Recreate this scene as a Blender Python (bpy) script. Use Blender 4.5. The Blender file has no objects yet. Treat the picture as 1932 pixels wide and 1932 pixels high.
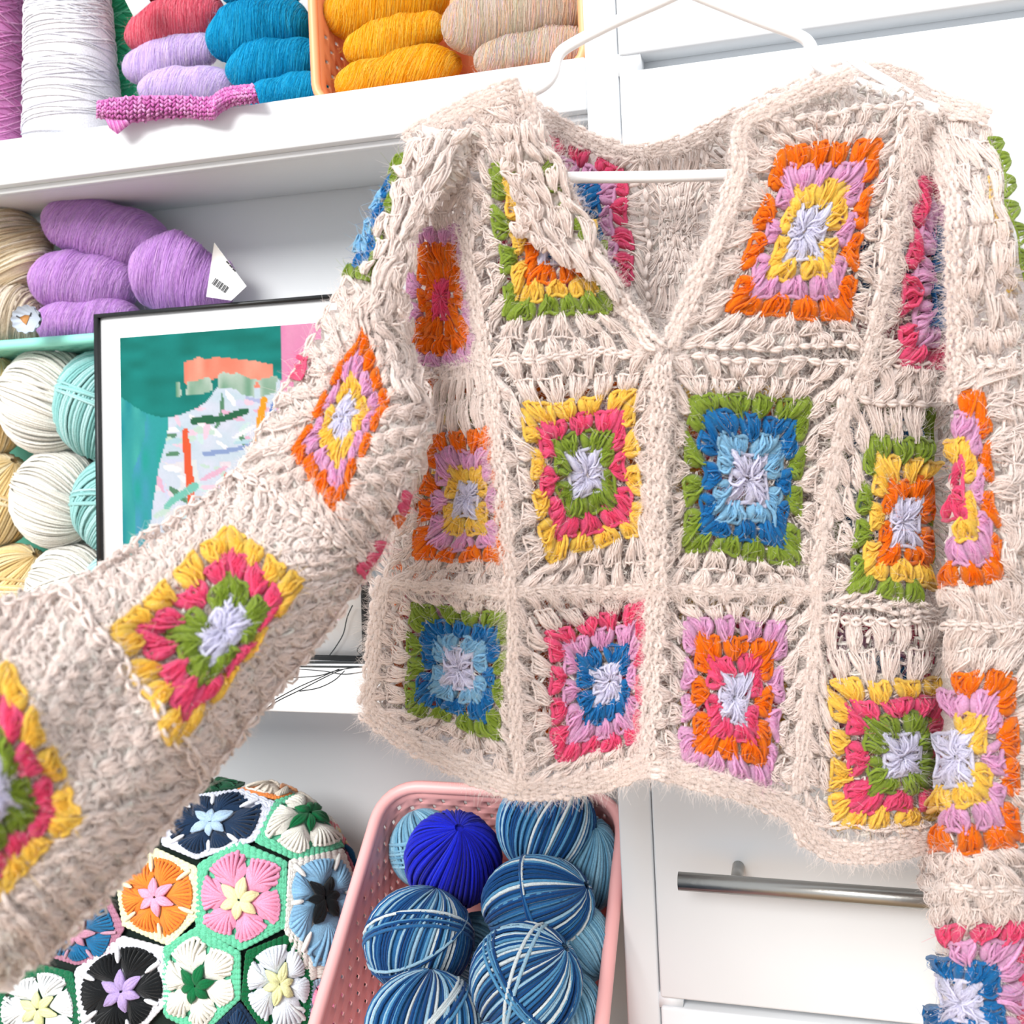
import bpy, math, random
import numpy as np
from mathutils import Vector, Matrix

rng = np.random.default_rng(7)
random.seed(7)
SC = bpy.context.scene
COL = SC.collection

# ------------------------------------------------------------------ camera
FPX, CX, CY = 1932.0, 966.0, 800.0
YAW, PITCH, ROLL = math.radians(15.64), math.radians(0.34), math.radians(2.51)
CAM = np.array([0.0, -0.92, 1.25])
_fw = np.array([-math.sin(YAW)*math.cos(PITCH), math.cos(YAW)*math.cos(PITCH), math.sin(PITCH)])
_r0 = np.array([math.cos(YAW), math.sin(YAW), 0.0])
_u0 = np.cross(_r0, _fw)
RGT = _r0*math.cos(ROLL) - _u0*math.sin(ROLL)
UP = _u0*math.cos(ROLL) + _r0*math.sin(ROLL)
FWD = _fw
cam_data = bpy.data.cameras.new('camera')
cam_data.sensor_fit = 'HORIZONTAL'
cam_data.sensor_width = 36.0
cam_data.lens = 36.0*FPX/1932.0
cam_data.shift_y = -(966.0-CY)/1932.0
cam_data.clip_start = 0.02
cam_data.dof.use_dof = True
cam_data.dof.focus_distance = 0.85
cam_data.dof.aperture_fstop = 9.5
cam = bpy.data.objects.new('camera', cam_data)
COL.objects.link(cam)
M = Matrix([[RGT[i], UP[i], -FWD[i], CAM[i]] for i in range(3)]+[[0, 0, 0, 1]])
cam.matrix_world = M
SC.camera = cam

# ------------------------------------------------------------------ light
world = bpy.data.worlds.new('daylight')
SC.world = world
world.use_nodes = True
bg = world.node_tree.nodes['Background']
bg.inputs[0].default_value = (0.93, 0.96, 1.0, 1)
bg.inputs[1].default_value = 0.72

def area_light(name, loc, target, size, power, color):
    d = bpy.data.lights.new(name, 'AREA')
    d.shape = 'RECTANGLE'
    d.size, d.size_y = size
    d.energy = power
    d.color = color
    o = bpy.data.objects.new(name, d)
    COL.objects.link(o)
    o.location = loc
    o.rotation_euler = (Vector(target)-Vector(loc)).to_track_quat('-Z', 'Y').to_euler()
    return o
# daylight from the sky through the window behind the photographer
area_light('window_behind_camera_offscreen', (-1.7, -5.0, 4.3), (-0.25, 0, 1.1), (3.2, 2.4), 330.0, (1.0, 0.985, 0.96))

SC.view_settings.view_transform = 'Standard'
SC.view_settings.look = 'None'
SC.view_settings.gamma = 1.0
SC.view_settings.use_curve_mapping = False
SC.view_settings.exposure = 0.62
SC.cycles.max_bounces = 7
SC.cycles.diffuse_bounces = 4
SC.cycles.transmission_bounces = 4

# ------------------------------------------------------------------ pixel helpers
def rays(px, py):
    px = np.asarray(px, float); py = np.asarray(py, float)
    return RGT*((px-CX)/FPX)[..., None] - UP*((py-CY)/FPX)[..., None] + FWD
def at_depth(px, py, z):
    return CAM + rays(px, py)*np.asarray(z, float)[..., None]
def at_y(px, py, y):
    d = rays(px, py)
    return CAM + d*((y-CAM[1])/d[..., 1])[..., None]
def at_z(px, py, z):
    d = rays(px, py)
    return CAM + d*((z-CAM[2])/d[..., 2])[..., None]
def pix_size(p):
    return float(np.dot(np.asarray(p)-CAM, FWD))/FPX

def lin(c):
    if isinstance(c, str):
        c = [int(c[i:i+2], 16)/255.0 for i in (1, 3, 5)]
    return np.array([x/12.92 if x <= 0.04045 else ((x+0.055)/1.055)**2.4 for x in c])
def unit(v):
    v = np.asarray(v, float)
    return v/(np.linalg.norm(v, axis=-1, keepdims=True)+1e-12)

# ------------------------------------------------------------------ materials
MATS = {}
def new_mat(name):
    m = bpy.data.materials.new(name)
    m.use_nodes = True
    MATS[name] = m
    return m, m.node_tree, m.node_tree.nodes['Principled BSDF']
def plain(name, color, rough=0.5, metal=0.0, spec=0.5, bump=0.0, bscale=60.0, var=0.0):
    m, nt, b = new_mat(name)
    c = lin(color)
    b.inputs['Base Color'].default_value = (*c, 1)
    b.inputs['Roughness'].default_value = rough
    b.inputs['Metallic'].default_value = metal
    b.inputs['Specular IOR Level'].default_value = spec
    if bump or var:
        tc = nt.nodes.new('ShaderNodeTexCoord')
        nz = nt.nodes.new('ShaderNodeTexNoise')
        nz.inputs['Scale'].default_value = bscale
        nz.inputs['Detail'].default_value = 4
        nt.links.new(tc.outputs['Object'], nz.inputs['Vector'])
        if bump:
            bp = nt.nodes.new('ShaderNodeBump')
            bp.inputs['Strength'].default_value = bump
            bp.inputs['Distance'].default_value = 0.002
            nt.links.new(nz.outputs['Fac'], bp.inputs['Height'])
            nt.links.new(bp.outputs['Normal'], b.inputs['Normal'])
        if var:
            mx = nt.nodes.new('ShaderNodeMix')
            mx.data_type = 'RGBA'
            mx.inputs['A'].default_value = (*(c*(1-var)), 1)
            mx.inputs['B'].default_value = (*np.minimum(c*(1+var), 1), 1)
            nt.links.new(nz.outputs['Fac'], mx.inputs['Factor'])
            nt.links.new(mx.outputs['Result'], b.inputs['Base Color'])
    return m
def yarn_mat(name, trans=0.25, var=0.18, scale=700.0, sheen=0.3, bump=0.0):
    m, nt, b = new_mat(name)
    at = nt.nodes.new('ShaderNodeAttribute')
    at.attribute_name = 'col'
    tc = nt.nodes.new('ShaderNodeTexCoord')
    nz = nt.nodes.new('ShaderNodeTexNoise')
    nz.inputs['Scale'].default_value = scale
    nz.inputs['Detail'].default_value = 3
    nt.links.new(tc.outputs['Object'], nz.inputs['Vector'])
    mr = nt.nodes.new('ShaderNodeMapRange')
    mr.inputs['From Min'].default_value = 0.25
    mr.inputs['From Max'].default_value = 0.75
    mr.inputs['To Min'].default_value = 1-var
    mr.inputs['To Max'].default_value = 1+var*0.6
    nt.links.new(nz.outputs['Fac'], mr.inputs['Value'])
    ml = nt.nodes.new('ShaderNodeVectorMath')
    ml.operation = 'SCALE'
    nt.links.new(at.outputs['Color'], ml.inputs[0])
    nt.links.new(mr.outputs['Result'], ml.inputs['Scale'])
    nt.links.new(ml.outputs['Vector'], b.inputs['Base Color'])
    b.inputs['Roughness'].default_value = 0.9
    if bump:
        n2 = nt.nodes.new('ShaderNodeTexNoise')
        n2.inputs['Scale'].default_value = 1500.0
        n2.inputs['Detail'].default_value = 2
        nt.links.new(tc.outputs['Object'], n2.inputs['Vector'])
        bp = nt.nodes.new('ShaderNodeBump')
        bp.inputs['Strength'].default_value = bump
        bp.inputs['Distance'].default_value = 0.0008
        nt.links.new(n2.outputs['Fac'], bp.inputs['Height'])
        nt.links.new(bp.outputs['Normal'], b.inputs['Normal'])
    b.inputs['Specular IOR Level'].default_value = 0.15
    b.inputs['Sheen Weight'].default_value = sheen
    b.inputs['Sheen Roughness'].default_value = 0.5
    if trans > 0:
        tr = nt.nodes.new('ShaderNodeBsdfTranslucent')
        nt.links.new(ml.outputs['Vector'], tr.inputs['Color'])
        mx = nt.nodes.new('ShaderNodeMixShader')
        mx.inputs['Fac'].default_value = trans
        out = nt.nodes['Material Output']
        nt.links.new(b.outputs['BSDF'], mx.inputs[1])
        nt.links.new(tr.outputs['BSDF'], mx.inputs[2])
        nt.links.new(mx.outputs['Shader'], out.inputs['Surface'])
    return m
yarn_mat('mohair', 0.42, 0.20, 700.0, 0.35, 0.6)
yarn_mat('wool', 0.12, 0.24, 800.0, 0.15, 0.8)
yarn_mat('fuzz', 0.5, 0.0, 10.0, 0.0)
yarn_mat('print', 0.0, 0.04, 300.0, 0.0)
plain('white_paint', '#dee1e4', 0.45, bump=0.04, bscale=25.0, var=0.012)
plain('white_wall', '#f1f0ee', 0.8, bump=0.05, bscale=80)
plain('wood_floor', '#b89a78', 0.5, bump=0.1, bscale=12, var=0.15)
plain('hanger_plastic', '#fbfbfb', 0.32)
plain('steel', '#a9a8a4', 0.32, metal=1.0, bump=0.05, bscale=300)
plain('frame_black', '#15181a', 0.45, bump=0.15, bscale=120, var=0.3)
plain('paper', '#f6f7f8', 0.7)
plain('ink', '#2b2b2e', 0.7)
plain('tag_grey', '#aeb9c8', 0.6, var=0.03)
plain('tag_brown', '#a8743c', 0.6, var=0.1)
plain('plastic_orange', '#f5a070', 0.42, var=0.05, bscale=20)
plain('plastic_teal', '#8fe0cf', 0.42)
plain('plastic_pink', '#f2b0ae', 0.42, var=0.03, bscale=20)
plain('black_thread', '#1d2326', 0.7)

# ------------------------------------------------------------------ mesh / object helpers
def link(o, parent=None):
    COL.objects.link(o)
    if parent is not None:
        o.parent = parent
    return o
def empty(name, loc=(0, 0, 0), parent=None):
    o = bpy.data.objects.new(name, None)
    o.empty_display_size = 0.05
    o.location = loc
    return link(o, parent)
def local(o_parent, V):
    """world points -> coordinates of a parent (parents are never rotated)"""
    p = o_parent
    off = np.zeros(3)
    while p is not None:
        off += np.array(p.location)
        p = p.parent
    return V-off
def tag(o, label, cat, group=None):
    o['label'] = label
    o['category'] = cat
    if group:
        o['group'] = group
    return o
def mesh_np(name, V, Q, mat, parent=None, col=None, smooth=True, tris=None, origin=None):
    V = np.asarray(V, float)
    off = np.zeros(3)
    if parent is not None:
        V = local(parent, V)
    if origin is not None and parent is None:
        off = np.asarray(origin, float)
        V = V-off
    me = bpy.data.meshes.new(name)
    me.vertices.add(len(V))
    me.vertices.foreach_set('co', V.astype(np.float32).ravel())
    nq = 0 if Q is None else len(Q)
    ntr = 0 if tris is None else len(tris)
    li = []
    if nq: li.append(np.asarray(Q, np.int32).ravel())
    if ntr: li.append(np.asarray(tris, np.int32).ravel())
    li = np.concatenate(li)
    me.loops.add(len(li))
    me.loops.foreach_set('vertex_index', li)
    me.polygons.add(nq+ntr)
    st = np.concatenate([np.arange(nq)*4, nq*4+np.arange(ntr)*3]).astype(np.int32)
    me.polygons.foreach_set('loop_start', st)
    me.update(calc_edges=True)
    if smooth:
        me.polygons.foreach_set('use_smooth', np.ones(nq+ntr, bool))
    if col is not None:
        a = me.attributes.new('col', 'FLOAT_COLOR', 'POINT')
        c = np.ones((len(V), 4), np.float32)
        c[:, :3] = col
        a.data.foreach_set('color', c.ravel())
    me.materials.append(MATS[mat])
    o = bpy.data.objects.new(name, me)
    o.location = off
    return link(o, parent)

class Yarn:
    """collects tubes along polylines; build() joins them into one mesh"""
    def __init__(self):
        self.g = {}
        self.extra = []
    def add(self, P, r, col, ref=None):
        P = np.asarray(P, float)
        if P.ndim == 2: P = P[None]
        n, m = P.shape[:2]
        r = np.broadcast_to(np.asarray(r, float), (n, m)) if np.ndim(r) != 1 or len(r) == m else np.broadcast_to(np.asarray(r)[:, None], (n, m))
        col = np.broadcast_to(np.asarray(col, float), (n, 3)) if np.ndim(col) < 3 else col
        if ref is None: ref = -FWD
        ref = np.asarray(ref, float)
        if ref.ndim == 1: ref = np.broadcast_to(ref, (n, m, 3))
        elif ref.ndim == 2: ref = np.broadcast_to(ref[:, None], (n, m, 3))
        self.g.setdefault(m, []).append((P, r, col, ref))
    def solid(self, V, Q, col):
        self.extra.append((np.asarray(V, float), np.asarray(Q, int), np.broadcast_to(np.asarray(col, float), (len(V), 3))))
    def empty(self):
        return not self.g and not self.extra
    def arrays(self, sides):
        Vs, Qs, Cs = [], [], []
        base = 0
        for m, L in self.g.items():
            P = np.concatenate([x[0] for x in L]); r = np.concatenate([x[1] for x in L])
            c = np.concatenate([x[2] for x in L]); ref = np.concatenate([x[3] for x in L])
            n = len(P)
            T = unit(np.gradient(P, axis=1))
            S = np.cross(T, ref)
            bad = np.linalg.norm(S, axis=-1) < 1e-4
            S[bad] = np.cross(T[bad], np.array([0.31, 0.2, 0.93]))
            S = unit(S); N = np.cross(S, T)
            a = np.arange(sides)*2*np.pi/sides
            V = P[:, :, None] + r[:, :, None, None]*(np.cos(a)[None, None, :, None]*S[:, :, None] + np.sin(a)[None, None, :, None]*N[:, :, None])
            i = np.arange(n)[:, None, None]*m*sides; j = np.arange(m-1)[None, :, None]*sides
            k = np.arange(sides)[None, None, :]; k2 = (k+1) % sides
            q = np.stack([i+j+k, i+j+k2, i+j+sides+k2, i+j+sides+k], -1).reshape(-1, 4)
            Vs.append(V.reshape(-1, 3)); Qs.append(q+base)
            Cs.append(np.repeat(c, m*sides, axis=0))
            base += n*m*sides
        for V, Q, c in self.extra:
            Vs.append(V); Qs.append(Q+base); Cs.append(c); base += len(V)
        return np.concatenate(Vs), np.concatenate(Qs), np.concatenate(Cs)
    def build(self, name, mat, parent=None, sides=4, origin=None):
        V, Q, C = self.arrays(sides)
        return mesh_np(name, V, Q, mat, parent, col=C, origin=origin)

def hair(name, P, r, col, parent, mat='fuzz'):
    """P (n,m,3) hair curves"""
    n, m = P.shape[:2]
    hc = bpy.data.hair_curves.new(name)
    hc.add_curves([m]*n)
    V = local(parent, P.reshape(-1, 3)) if parent is not None else P.reshape(-1, 3)
    hc.attributes['position'].data.foreach_set('vector', V.astype(np.float32).ravel()) if 'position' in hc.attributes else hc.position_data.foreach_set('vector', V.astype(np.float32).ravel())
    ra = hc.attributes.get('radius') or hc.attributes.new('radius', 'FLOAT', 'POINT')
    taper = np.linspace(1.0, 0.45, m)
    ra.data.foreach_set('value', (np.broadcast_to(np.asarray(r), (n,))[:, None]*taper).astype(np.float32).ravel())
    ca = hc.attributes.new('col', 'FLOAT_COLOR', 'POINT')
    c = np.ones((n, m, 4), np.float32)
    c[:, :, :3] = np.broadcast_to(np.asarray(col, float), (n, 3))[:, None]
    ca.data.foreach_set('color', c.ravel())
    hc.materials.append(MATS[mat])
    o = bpy.data.objects.new(name, hc)
    o['kind'] = 'stuff'
    return link(o, parent)
def fuzz_from(pts, nrm, col, length, n_pts=4, lift=0.5, curl=0.6):
    n = len(pts)
    d = unit(rng.normal(size=(n, 3)))
    d = unit(d*1.0 + nrm*lift)
    L = length*rng.uniform(0.45, 1.25, n)
    bend = unit(rng.normal(size=(n, 3)))*curl
    u = np.linspace(0, 1, n_pts)
    return pts[:, None] + L[:, None, None]*(d[:, None]*u[None, :, None] + bend[:, None]*(u**2)[None, :, None]*0.7)

def box(name, lo, hi, mat, parent=None, bevel=0.002, origin=None):
    lo = np.array(lo, float); hi = np.array(hi, float)
    V = np.array([[(lo, hi)[i][0], (lo, hi)[j][1], (lo, hi)[k][2]] for i in (0, 1) for j in (0, 1) for k in (0, 1)])
    Q = [[0, 1, 3, 2], [4, 6, 7, 5], [0, 4, 5, 1], [2, 3, 7, 6], [0, 2, 6, 4], [1, 5, 7, 3]]
    o = mesh_np(name, V, Q, mat, parent, smooth=False, origin=origin)
    if bevel:
        b = o.modifiers.new('bevel', 'BEVEL')
        b.width = bevel
        b.segments = 2
    return o
def tube(name, P, r, mat, parent=None, sides=12, col=(1, 1, 1), cap=True):
    P = np.asarray(P, float)
    r = np.broadcast_to(np.asarray(r, float), (len(P),)).copy()
    if cap:
        P = np.concatenate([P[:1], P, P[-1:]]); r = np.concatenate([[1e-5], r, [1e-5]])
        d0 = unit(P[2]-P[1]); d1 = unit(P[-2]-P[-3])
        P[0] -= d0*1e-5; P[-1] += d1*1e-5
    y = Yarn()
    y.add(P[None], r[None], np.array([col]), np.array([[0.13, -0.9, 0.31]]))
    V, Q, C = y.arrays(sides)
    return mesh_np(name, V, Q, mat, parent, col=C)
def smooth_path(pts, n=60):
    """Catmull-Rom through points"""
    p = np.asarray(pts, float)
    p = np.concatenate([2*p[:1]-p[1:2], p, 2*p[-1:]-p[-2:-1]])
    m = len(p)-3
    t = np.linspace(0, m-1e-9, n)
    i = t.astype(int); u = (t-i)[:, None]
    a, b, c, d = p[i], p[i+1], p[i+2], p[i+3]
    return 0.5*((2*b)+(c-a)*u+(2*a-5*b+4*c-d)*u**2+(3*b-a-3*c+d)*u**3)
def ellipsoid(c, ax, nu=20, nv=14):
    """ax: 3x3 rows = semi axes. returns V, Q"""
    th = np.linspace(0, np.pi, nv); ph = np.arange(nu)*2*np.pi/nu
    T, Pp = np.meshgrid(th, ph, indexing='ij')
    n = np.stack([np.sin(T)*np.cos(Pp), np.sin(T)*np.sin(Pp), np.cos(T)], -1)
    V = np.asarray(c)+n.reshape(-1, 3)@np.asarray(ax)
    i = np.arange(nv-1)[:, None]*nu; j = np.arange(nu)[None]; j2 = (j+1) % nu
    Q = np.stack([i+j, i+nu+j, i+nu+j2, i+j2], -1).reshape(-1, 4)
    return V, Q
def in_poly(px, py, poly):
    inside = np.zeros(len(px), bool)
    n = len(poly)
    for i in range(n):
        x1, y1 = poly[i]; x2, y2 = poly[(i+1) % n]
        c = ((y1 > py) != (y2 > py)) & (px < (x2-x1)*(py-y1)/((y2-y1) + 1e-9)+x1)
        inside ^= c
    return inside

# ================================================================== room and cabinets
fl = box('floor', (-3, -3.2, -0.05), (3, 0.25, 0.0), 'wood_floor', bevel=0)
fl['kind'] = 'structure'
wb = box('wall_back', (-3, 0.215, 0.0), (3, 0.315, 2.7), 'white_wall', bevel=0)
wb['kind'] = 'structure'

ZU0, ZU1, ZL0, ZL1 = 1.539, 1.588, 0.979, 1.028      # shelf boards
DX0, DX1, YB = -0.1735, -0.1435, 0.178
BZ = 0.34
unit_e = empty('shelving_unit', (-0.75, 0.09, 0))
tag(unit_e, 'white painted open shelving unit holding yarn, beside the white drawers', 'shelves')
box('shelf_board', (-1.38, 0.0, ZU0), (DX0, YB, ZU1), 'white_paint', unit_e)
box('shelf_board', (-1.38, 0.0, ZL0), (DX0, YB, ZL1), 'white_paint', unit_e)
box('shelf_board', (-1.38, 0.0, BZ-0.04), (DX0, YB, BZ), 'white_paint', unit_e)
box('shelf_board', (-1.38, 0.0, 2.05), (DX0, YB, 2.10), 'white_paint', unit_e)
box('side_panel', (-1.41, 0.0, 0.0), (-1.38, YB, 2.10), 'white_paint', unit_e)
box('side_panel', (DX0, 0.0, 0.0), (DX1, YB, 2.10), 'white_paint', unit_e)
box('back_panel', (-1.41, YB, 0.0), (DX1, YB+0.018, 2.10), 'white_paint', unit_e, bevel=0)
box('shelf_lip', (-1.38, 0.012, ZU0-0.006), (DX0, 0.022, ZU0), 'white_paint', unit_e, bevel=0.001)
box('plinth', (-1.38, 0.02, 0.0), (DX0, 0.04, BZ-0.04), 'white_paint', unit_e)

drw = empty('drawer_cabinet', (0.3, 0.09, 0))
tag(drw, 'white chest of drawers with brushed steel bar handle behind the cardigan', 'drawers')
box('carcass', (DX1, 0.026, 0.0), (0.80, YB+0.018, 2.10), 'white_paint', drw, bevel=0.001)
for z0, z1 in ((1.566, 1.585), (0.726, 0.738)):
    box('stile', (DX1, -0.001, z0), (DX1+0.021, 0.03, z1), 'white_paint', drw, bevel=0)
for z0, z1 in ((1.583, 1.90), (1.905, 2.09), (1.302, 1.568), (1.026, 1.297), (0.736, 1.021), (0.45, 0.728), (0.10, 0.445)):
    f = box('drawer_front', (DX1+0.0015, -0.004, z0), (0.798, 0.026, z1), 'white_paint', drw, bevel=0.0025)
    if abs(z0-0.736) < 1e-6:
        h = empty('handle', (0, 0, 0), f)
        a = at_y(1280, 1662, -0.042); b = np.array([0.24, -0.042, a[2]])
        tube('handle_bar', [a, b], 0.0075, 'steel', h, 20)
        for x in (a[0]+0.048, b[0]-0.048):
            tube('handle_post', [(x, -0.0045, a[2]), (x, -0.042, a[2])], 0.0052, 'steel', h, 14)

# ================================================================== garment mapping
GARM = 0.945
class Surf:
    """a draped surface: depth from the camera as a function of direction"""
    def __init__(self, zf): self.zf = lambda x, y: GARM*zf(x, y)
    def pos(self, px, py, h=0.0):
        px = np.asarray(px, float); py = np.asarray(py, float)
        e = 3.0
        p = at_depth(px, py, self.zf(px, py))
        pu = at_depth(px+e, py, self.zf(px+e, py)); pv = at_depth(px, py+e, self.zf(px, py+e))
        n = unit(np.cross(pv-p, pu-p))
        flip = np.sum(n*(CAM-p), -1) < 0
        n[flip] *= -1
        h = np.broadcast_to(np.asarray(h, float), px.shape)
        return p+n*h[..., None], n
def body_z(px, py):
    left = np.clip((955-px)/260.0, 0, 1.6)
    right = np.clip((px-1500)/260.0, 0, 1.6)
    z = 0.735+0.075*left**1.2+0.03*right**1.5
    z = z+0.010*np.sin(px/58.0+0.6)*np.clip((py-250)/700.0, 0, 1)+0.006*np.sin(py/140.0+px/210.0)
    z = z-0.012*np.exp(-((px-1240)/26.0)**2)*np.clip((py-600)/100, 0, 1)
    fold = np.clip((px-1742)/30.0, 0, 2.2)
    return z+0.035*fold
def back_z(px, py):
    return 0.812+0.006*np.sin(px/70.0)+0.006*np.sin(py/120.0)+0.02*((px-1260)/550.0)**2-0.03*np.clip((330-py)/150.0, 0, 1)
def rsleeve_z(px, py):
    edge = np.clip((1825-px)/60.0, 0, 1.4)
    out = np.clip((px-1890)/90.0, 0, 1.3)
    return 0.700+0.045*edge**2+0.035*out**2+0.045*np.clip((420-py)/250.0, 0, 1)+0.006*np.sin(py/90.0)
SEC = [((800, 235), (905, 300), 0.752, 0.016), ((757, 285), (835, 420), 0.742, 0.024), ((655, 530), (772, 660), 0.730, 0.036), ((575, 690), (815, 850), 0.708, 0.045),
       ((450, 885), (712, 1062), 0.672, 0.05), ((285, 1030), (560, 1262), 0.620, 0.055), ((130, 1100), (405, 1455), 0.575, 0.058), ((-60, 1150), (230, 1672), 0.53, 0.06), ((-330, 1200), (20, 1870), 0.50, 0.06)]
class SleeveMap:
    def __init__(self):
        n = len(SEC)
        t = np.linspace(0, n-1, 90)
        A = smooth_path([s[0] for s in SEC], 90); B = smooth_path([s[1] for s in SEC], 90)
        zc = np.interp(t, range(n), [s[2] for s in SEC]); bl = np.interp(t, range(n), [s[3] for s in SEC])
        s = np.linspace(-1, 1, 41)
        w = (s+1)/2
        P = A[:, None]*(1-w)[None, :, None]+B[:, None]*w[None, :, None]
        k = np.sqrt(np.clip(1-s**2, 0, 1))
        zf = zc[:, None]-bl[:, None]*k[None]
        zb = zc[:, None]+bl[:, None]*k[None]*0.8
        pts = P.reshape(-1, 2); zf = zf.ravel(); zb = zb.ravel()
        self.step = 8.0
        self.x0, self.y0 = -420.0, 150.0
        gx = np.arange(self.x0, 1000, self.step); gy = np.arange(self.y0, 2000, self.step)
        self.nx, self.ny = len(gx), len(gy)
        GX, GY = np.meshgrid(gx, gy)
        q = np.stack([GX.ravel(), GY.ravel()], -1).astype(np.float32)
        F = np.zeros(len(q)); Bk = np.zeros(len(q))
        pts = pts.astype(np.float32)
        for i in range(0, len(q), 2000):
            d = ((q[i:i+2000, None]-pts[None])**2).sum(-1)
            idx = np.argpartition(d, 6, axis=1)[:, :6]
            dd = np.take_along_axis(d, idx, 1)
            w_ = 1/(dd+20.0); w_ /= w_.sum(1, keepdims=True)
            F[i:i+2000] = (zf[idx]*w_).sum(1); Bk[i:i+2000] = (zb[idx]*w_).sum(1)
        self.F = F.reshape(self.ny, self.nx); self.B = Bk.reshape(self.ny, self.nx)
    def look(self, T, px, py):
        x = np.clip((px-self.x0)/self.step, 0, self.nx-1.001); y = np.clip((py-self.y0)/self.step, 0, self.ny-1.001)
        i = x.astype(int); j = y.astype(int); u = x-i; v = y-j
        return (T[j, i]*(1-u)*(1-v)+T[j, i+1]*u*(1-v)+T[j+1, i]*(1-u)*v+T[j+1, i+1]*u*v)
    def front(self, px, py): return self.look(self.F, px, py)+0.004*np.sin(px/47.0+py/60.0)
    def back(self, px, py): return self.look(self.B, px, py)
SM = SleeveMap()
BODY = Surf(body_z); BACK = Surf(back_z); RSL = Surf(rsleeve_z); LSL = Surf(SM.front); LSLB = Surf(SM.back)
LAPEL = Surf(lambda x, y: body_z(x, y)-0.013)

CR = '#fef2ec'
P = {'w': '#e6e4f6', 'y': '#fbd45c', 'o': '#f27d0c', 'p': '#ee5a86', 'l': '#e3acd2', 'b': '#1f78b8',
     's': '#92c6e4', 'g': '#8fa53c', 'c': CR}
P = {k: lin(v) for k, v in P.items()}
CREAM = P['c']

card = empty('crochet_cardigan', at_depth(1240, 1480, 0.75))
tag(card, 'cream fuzzy mohair cardigan with colourful granny squares on a white hanger', 'cardigan')
FZ = []       # loose halo hairs: (points, normals, colour, length)
FB = []       # fibres lying in the stitches: (polylines, radius, colour)
def flush(parent, k=1.0):
    """turn the collected hairs into one fuzz object under parent"""
    global FZ, FB
    A, R, C = [], [], []
    if FZ:
        fp = np.concatenate([np.asarray(f[0]).reshape(-1, 3) for f in FZ]); fn = np.concatenate([np.asarray(f[1]).reshape(-1, 3) for f in FZ])
        fc = np.concatenate([np.asarray(f[2]).reshape(-1, 3) for f in FZ]); fl_ = np.concatenate([np.full(np.asarray(f[0]).reshape(-1, 3).shape[0], f[3]) for f in FZ])
        fp = np.repeat(fp, 2, 0); fn = np.repeat(fn, 2, 0); fc = np.repeat(fc, 2, 0); fl_ = np.repeat(fl_, 2)
        A.append(fuzz_from(fp, fn, fc, fl_, 6, 0.40, 0.9)); R.append(rng.uniform(0.00005, 0.00010, len(fp))); C.append(fc)
    if FB:
        A.append(np.concatenate([f[0] for f in FB])); R.append(np.concatenate([np.broadcast_to(f[1], (len(f[0]),)) for f in FB])); C.append(np.concatenate([f[2] for f in FB]))
    FZ, FB = [], []
    if A:
        hair('mohair_fuzz', np.concatenate(A), np.concatenate(R), np.minimum(np.concatenate(C), 0.97), parent)

def warp(p):
    """hand-made unevenness of the crochet"""
    x, y = p[..., 0], p[..., 1]
    return p+np.stack([3.2*np.sin(x/19.0+y/37.0+1.0)+2.6*np.sin(y/15.0-x/41.0), 3.2*np.sin(y/21.0+x/33.0+2.0)+2.6*np.sin(x/14.0-y/45.0+0.7)], -1)
def quad_lerp(q, a, b):
    q = np.asarray(q, float)
    a = a[..., None]; b = b[..., None]
    return 0.25*((1-a)*(1-b)*q[0]+(1+a)*(1-b)*q[1]+(1+a)*(1+b)*q[2]+(1-a)*(1+b)*q[3])
class Cell:
    def __init__(self, surf, colq, outq, ctr=None):
        self.s, self.cq, self.oq = surf, np.asarray(colq, float), np.asarray(outq, float)
        self.bub = np.zeros(2) if ctr is None else np.asarray(ctr, float)-self.cq.mean(0)
        e = np.linalg.norm(np.roll(self.cq, -1, 0)-self.cq, axis=1)
        c = self.cq.mean(0)
        z = float(surf.zf(np.array([c[0]]), np.array([c[1]]))[0])
        self.S = e.mean()/2*z/FPX
    def px(self, a, b):
        rho = np.maximum(np.abs(a), np.abs(b))
        inn = quad_lerp(self.cq, a, b)+self.bub*(np.clip(1-a*a, 0, 1)*np.clip(1-b*b, 0, 1))[..., None]
        k = np.maximum(rho, 1e-6)
        an, bn = a/k, b/k
        w = np.clip(rho-1, 0, 1.2)[..., None]
        out = quad_lerp(self.cq, an, bn)*(1-w)+quad_lerp(self.oq, an, bn)*w
        return warp(np.where((rho <= 1)[..., None], inn, out))
    def map(self, a, b, h):
        p = self.px(a, b)
        return self.s.pos(p[..., 0], p[..., 1], h)
def rotk(x, r, k):
    return [(x, -r), (r, x), (-x, r), (-r, -x)][k]
def tint(c, f):
    """vary the brightness of a yarn colour without shifting its hue"""
    return c*np.minimum(f, 0.97/np.max(c))
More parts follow.
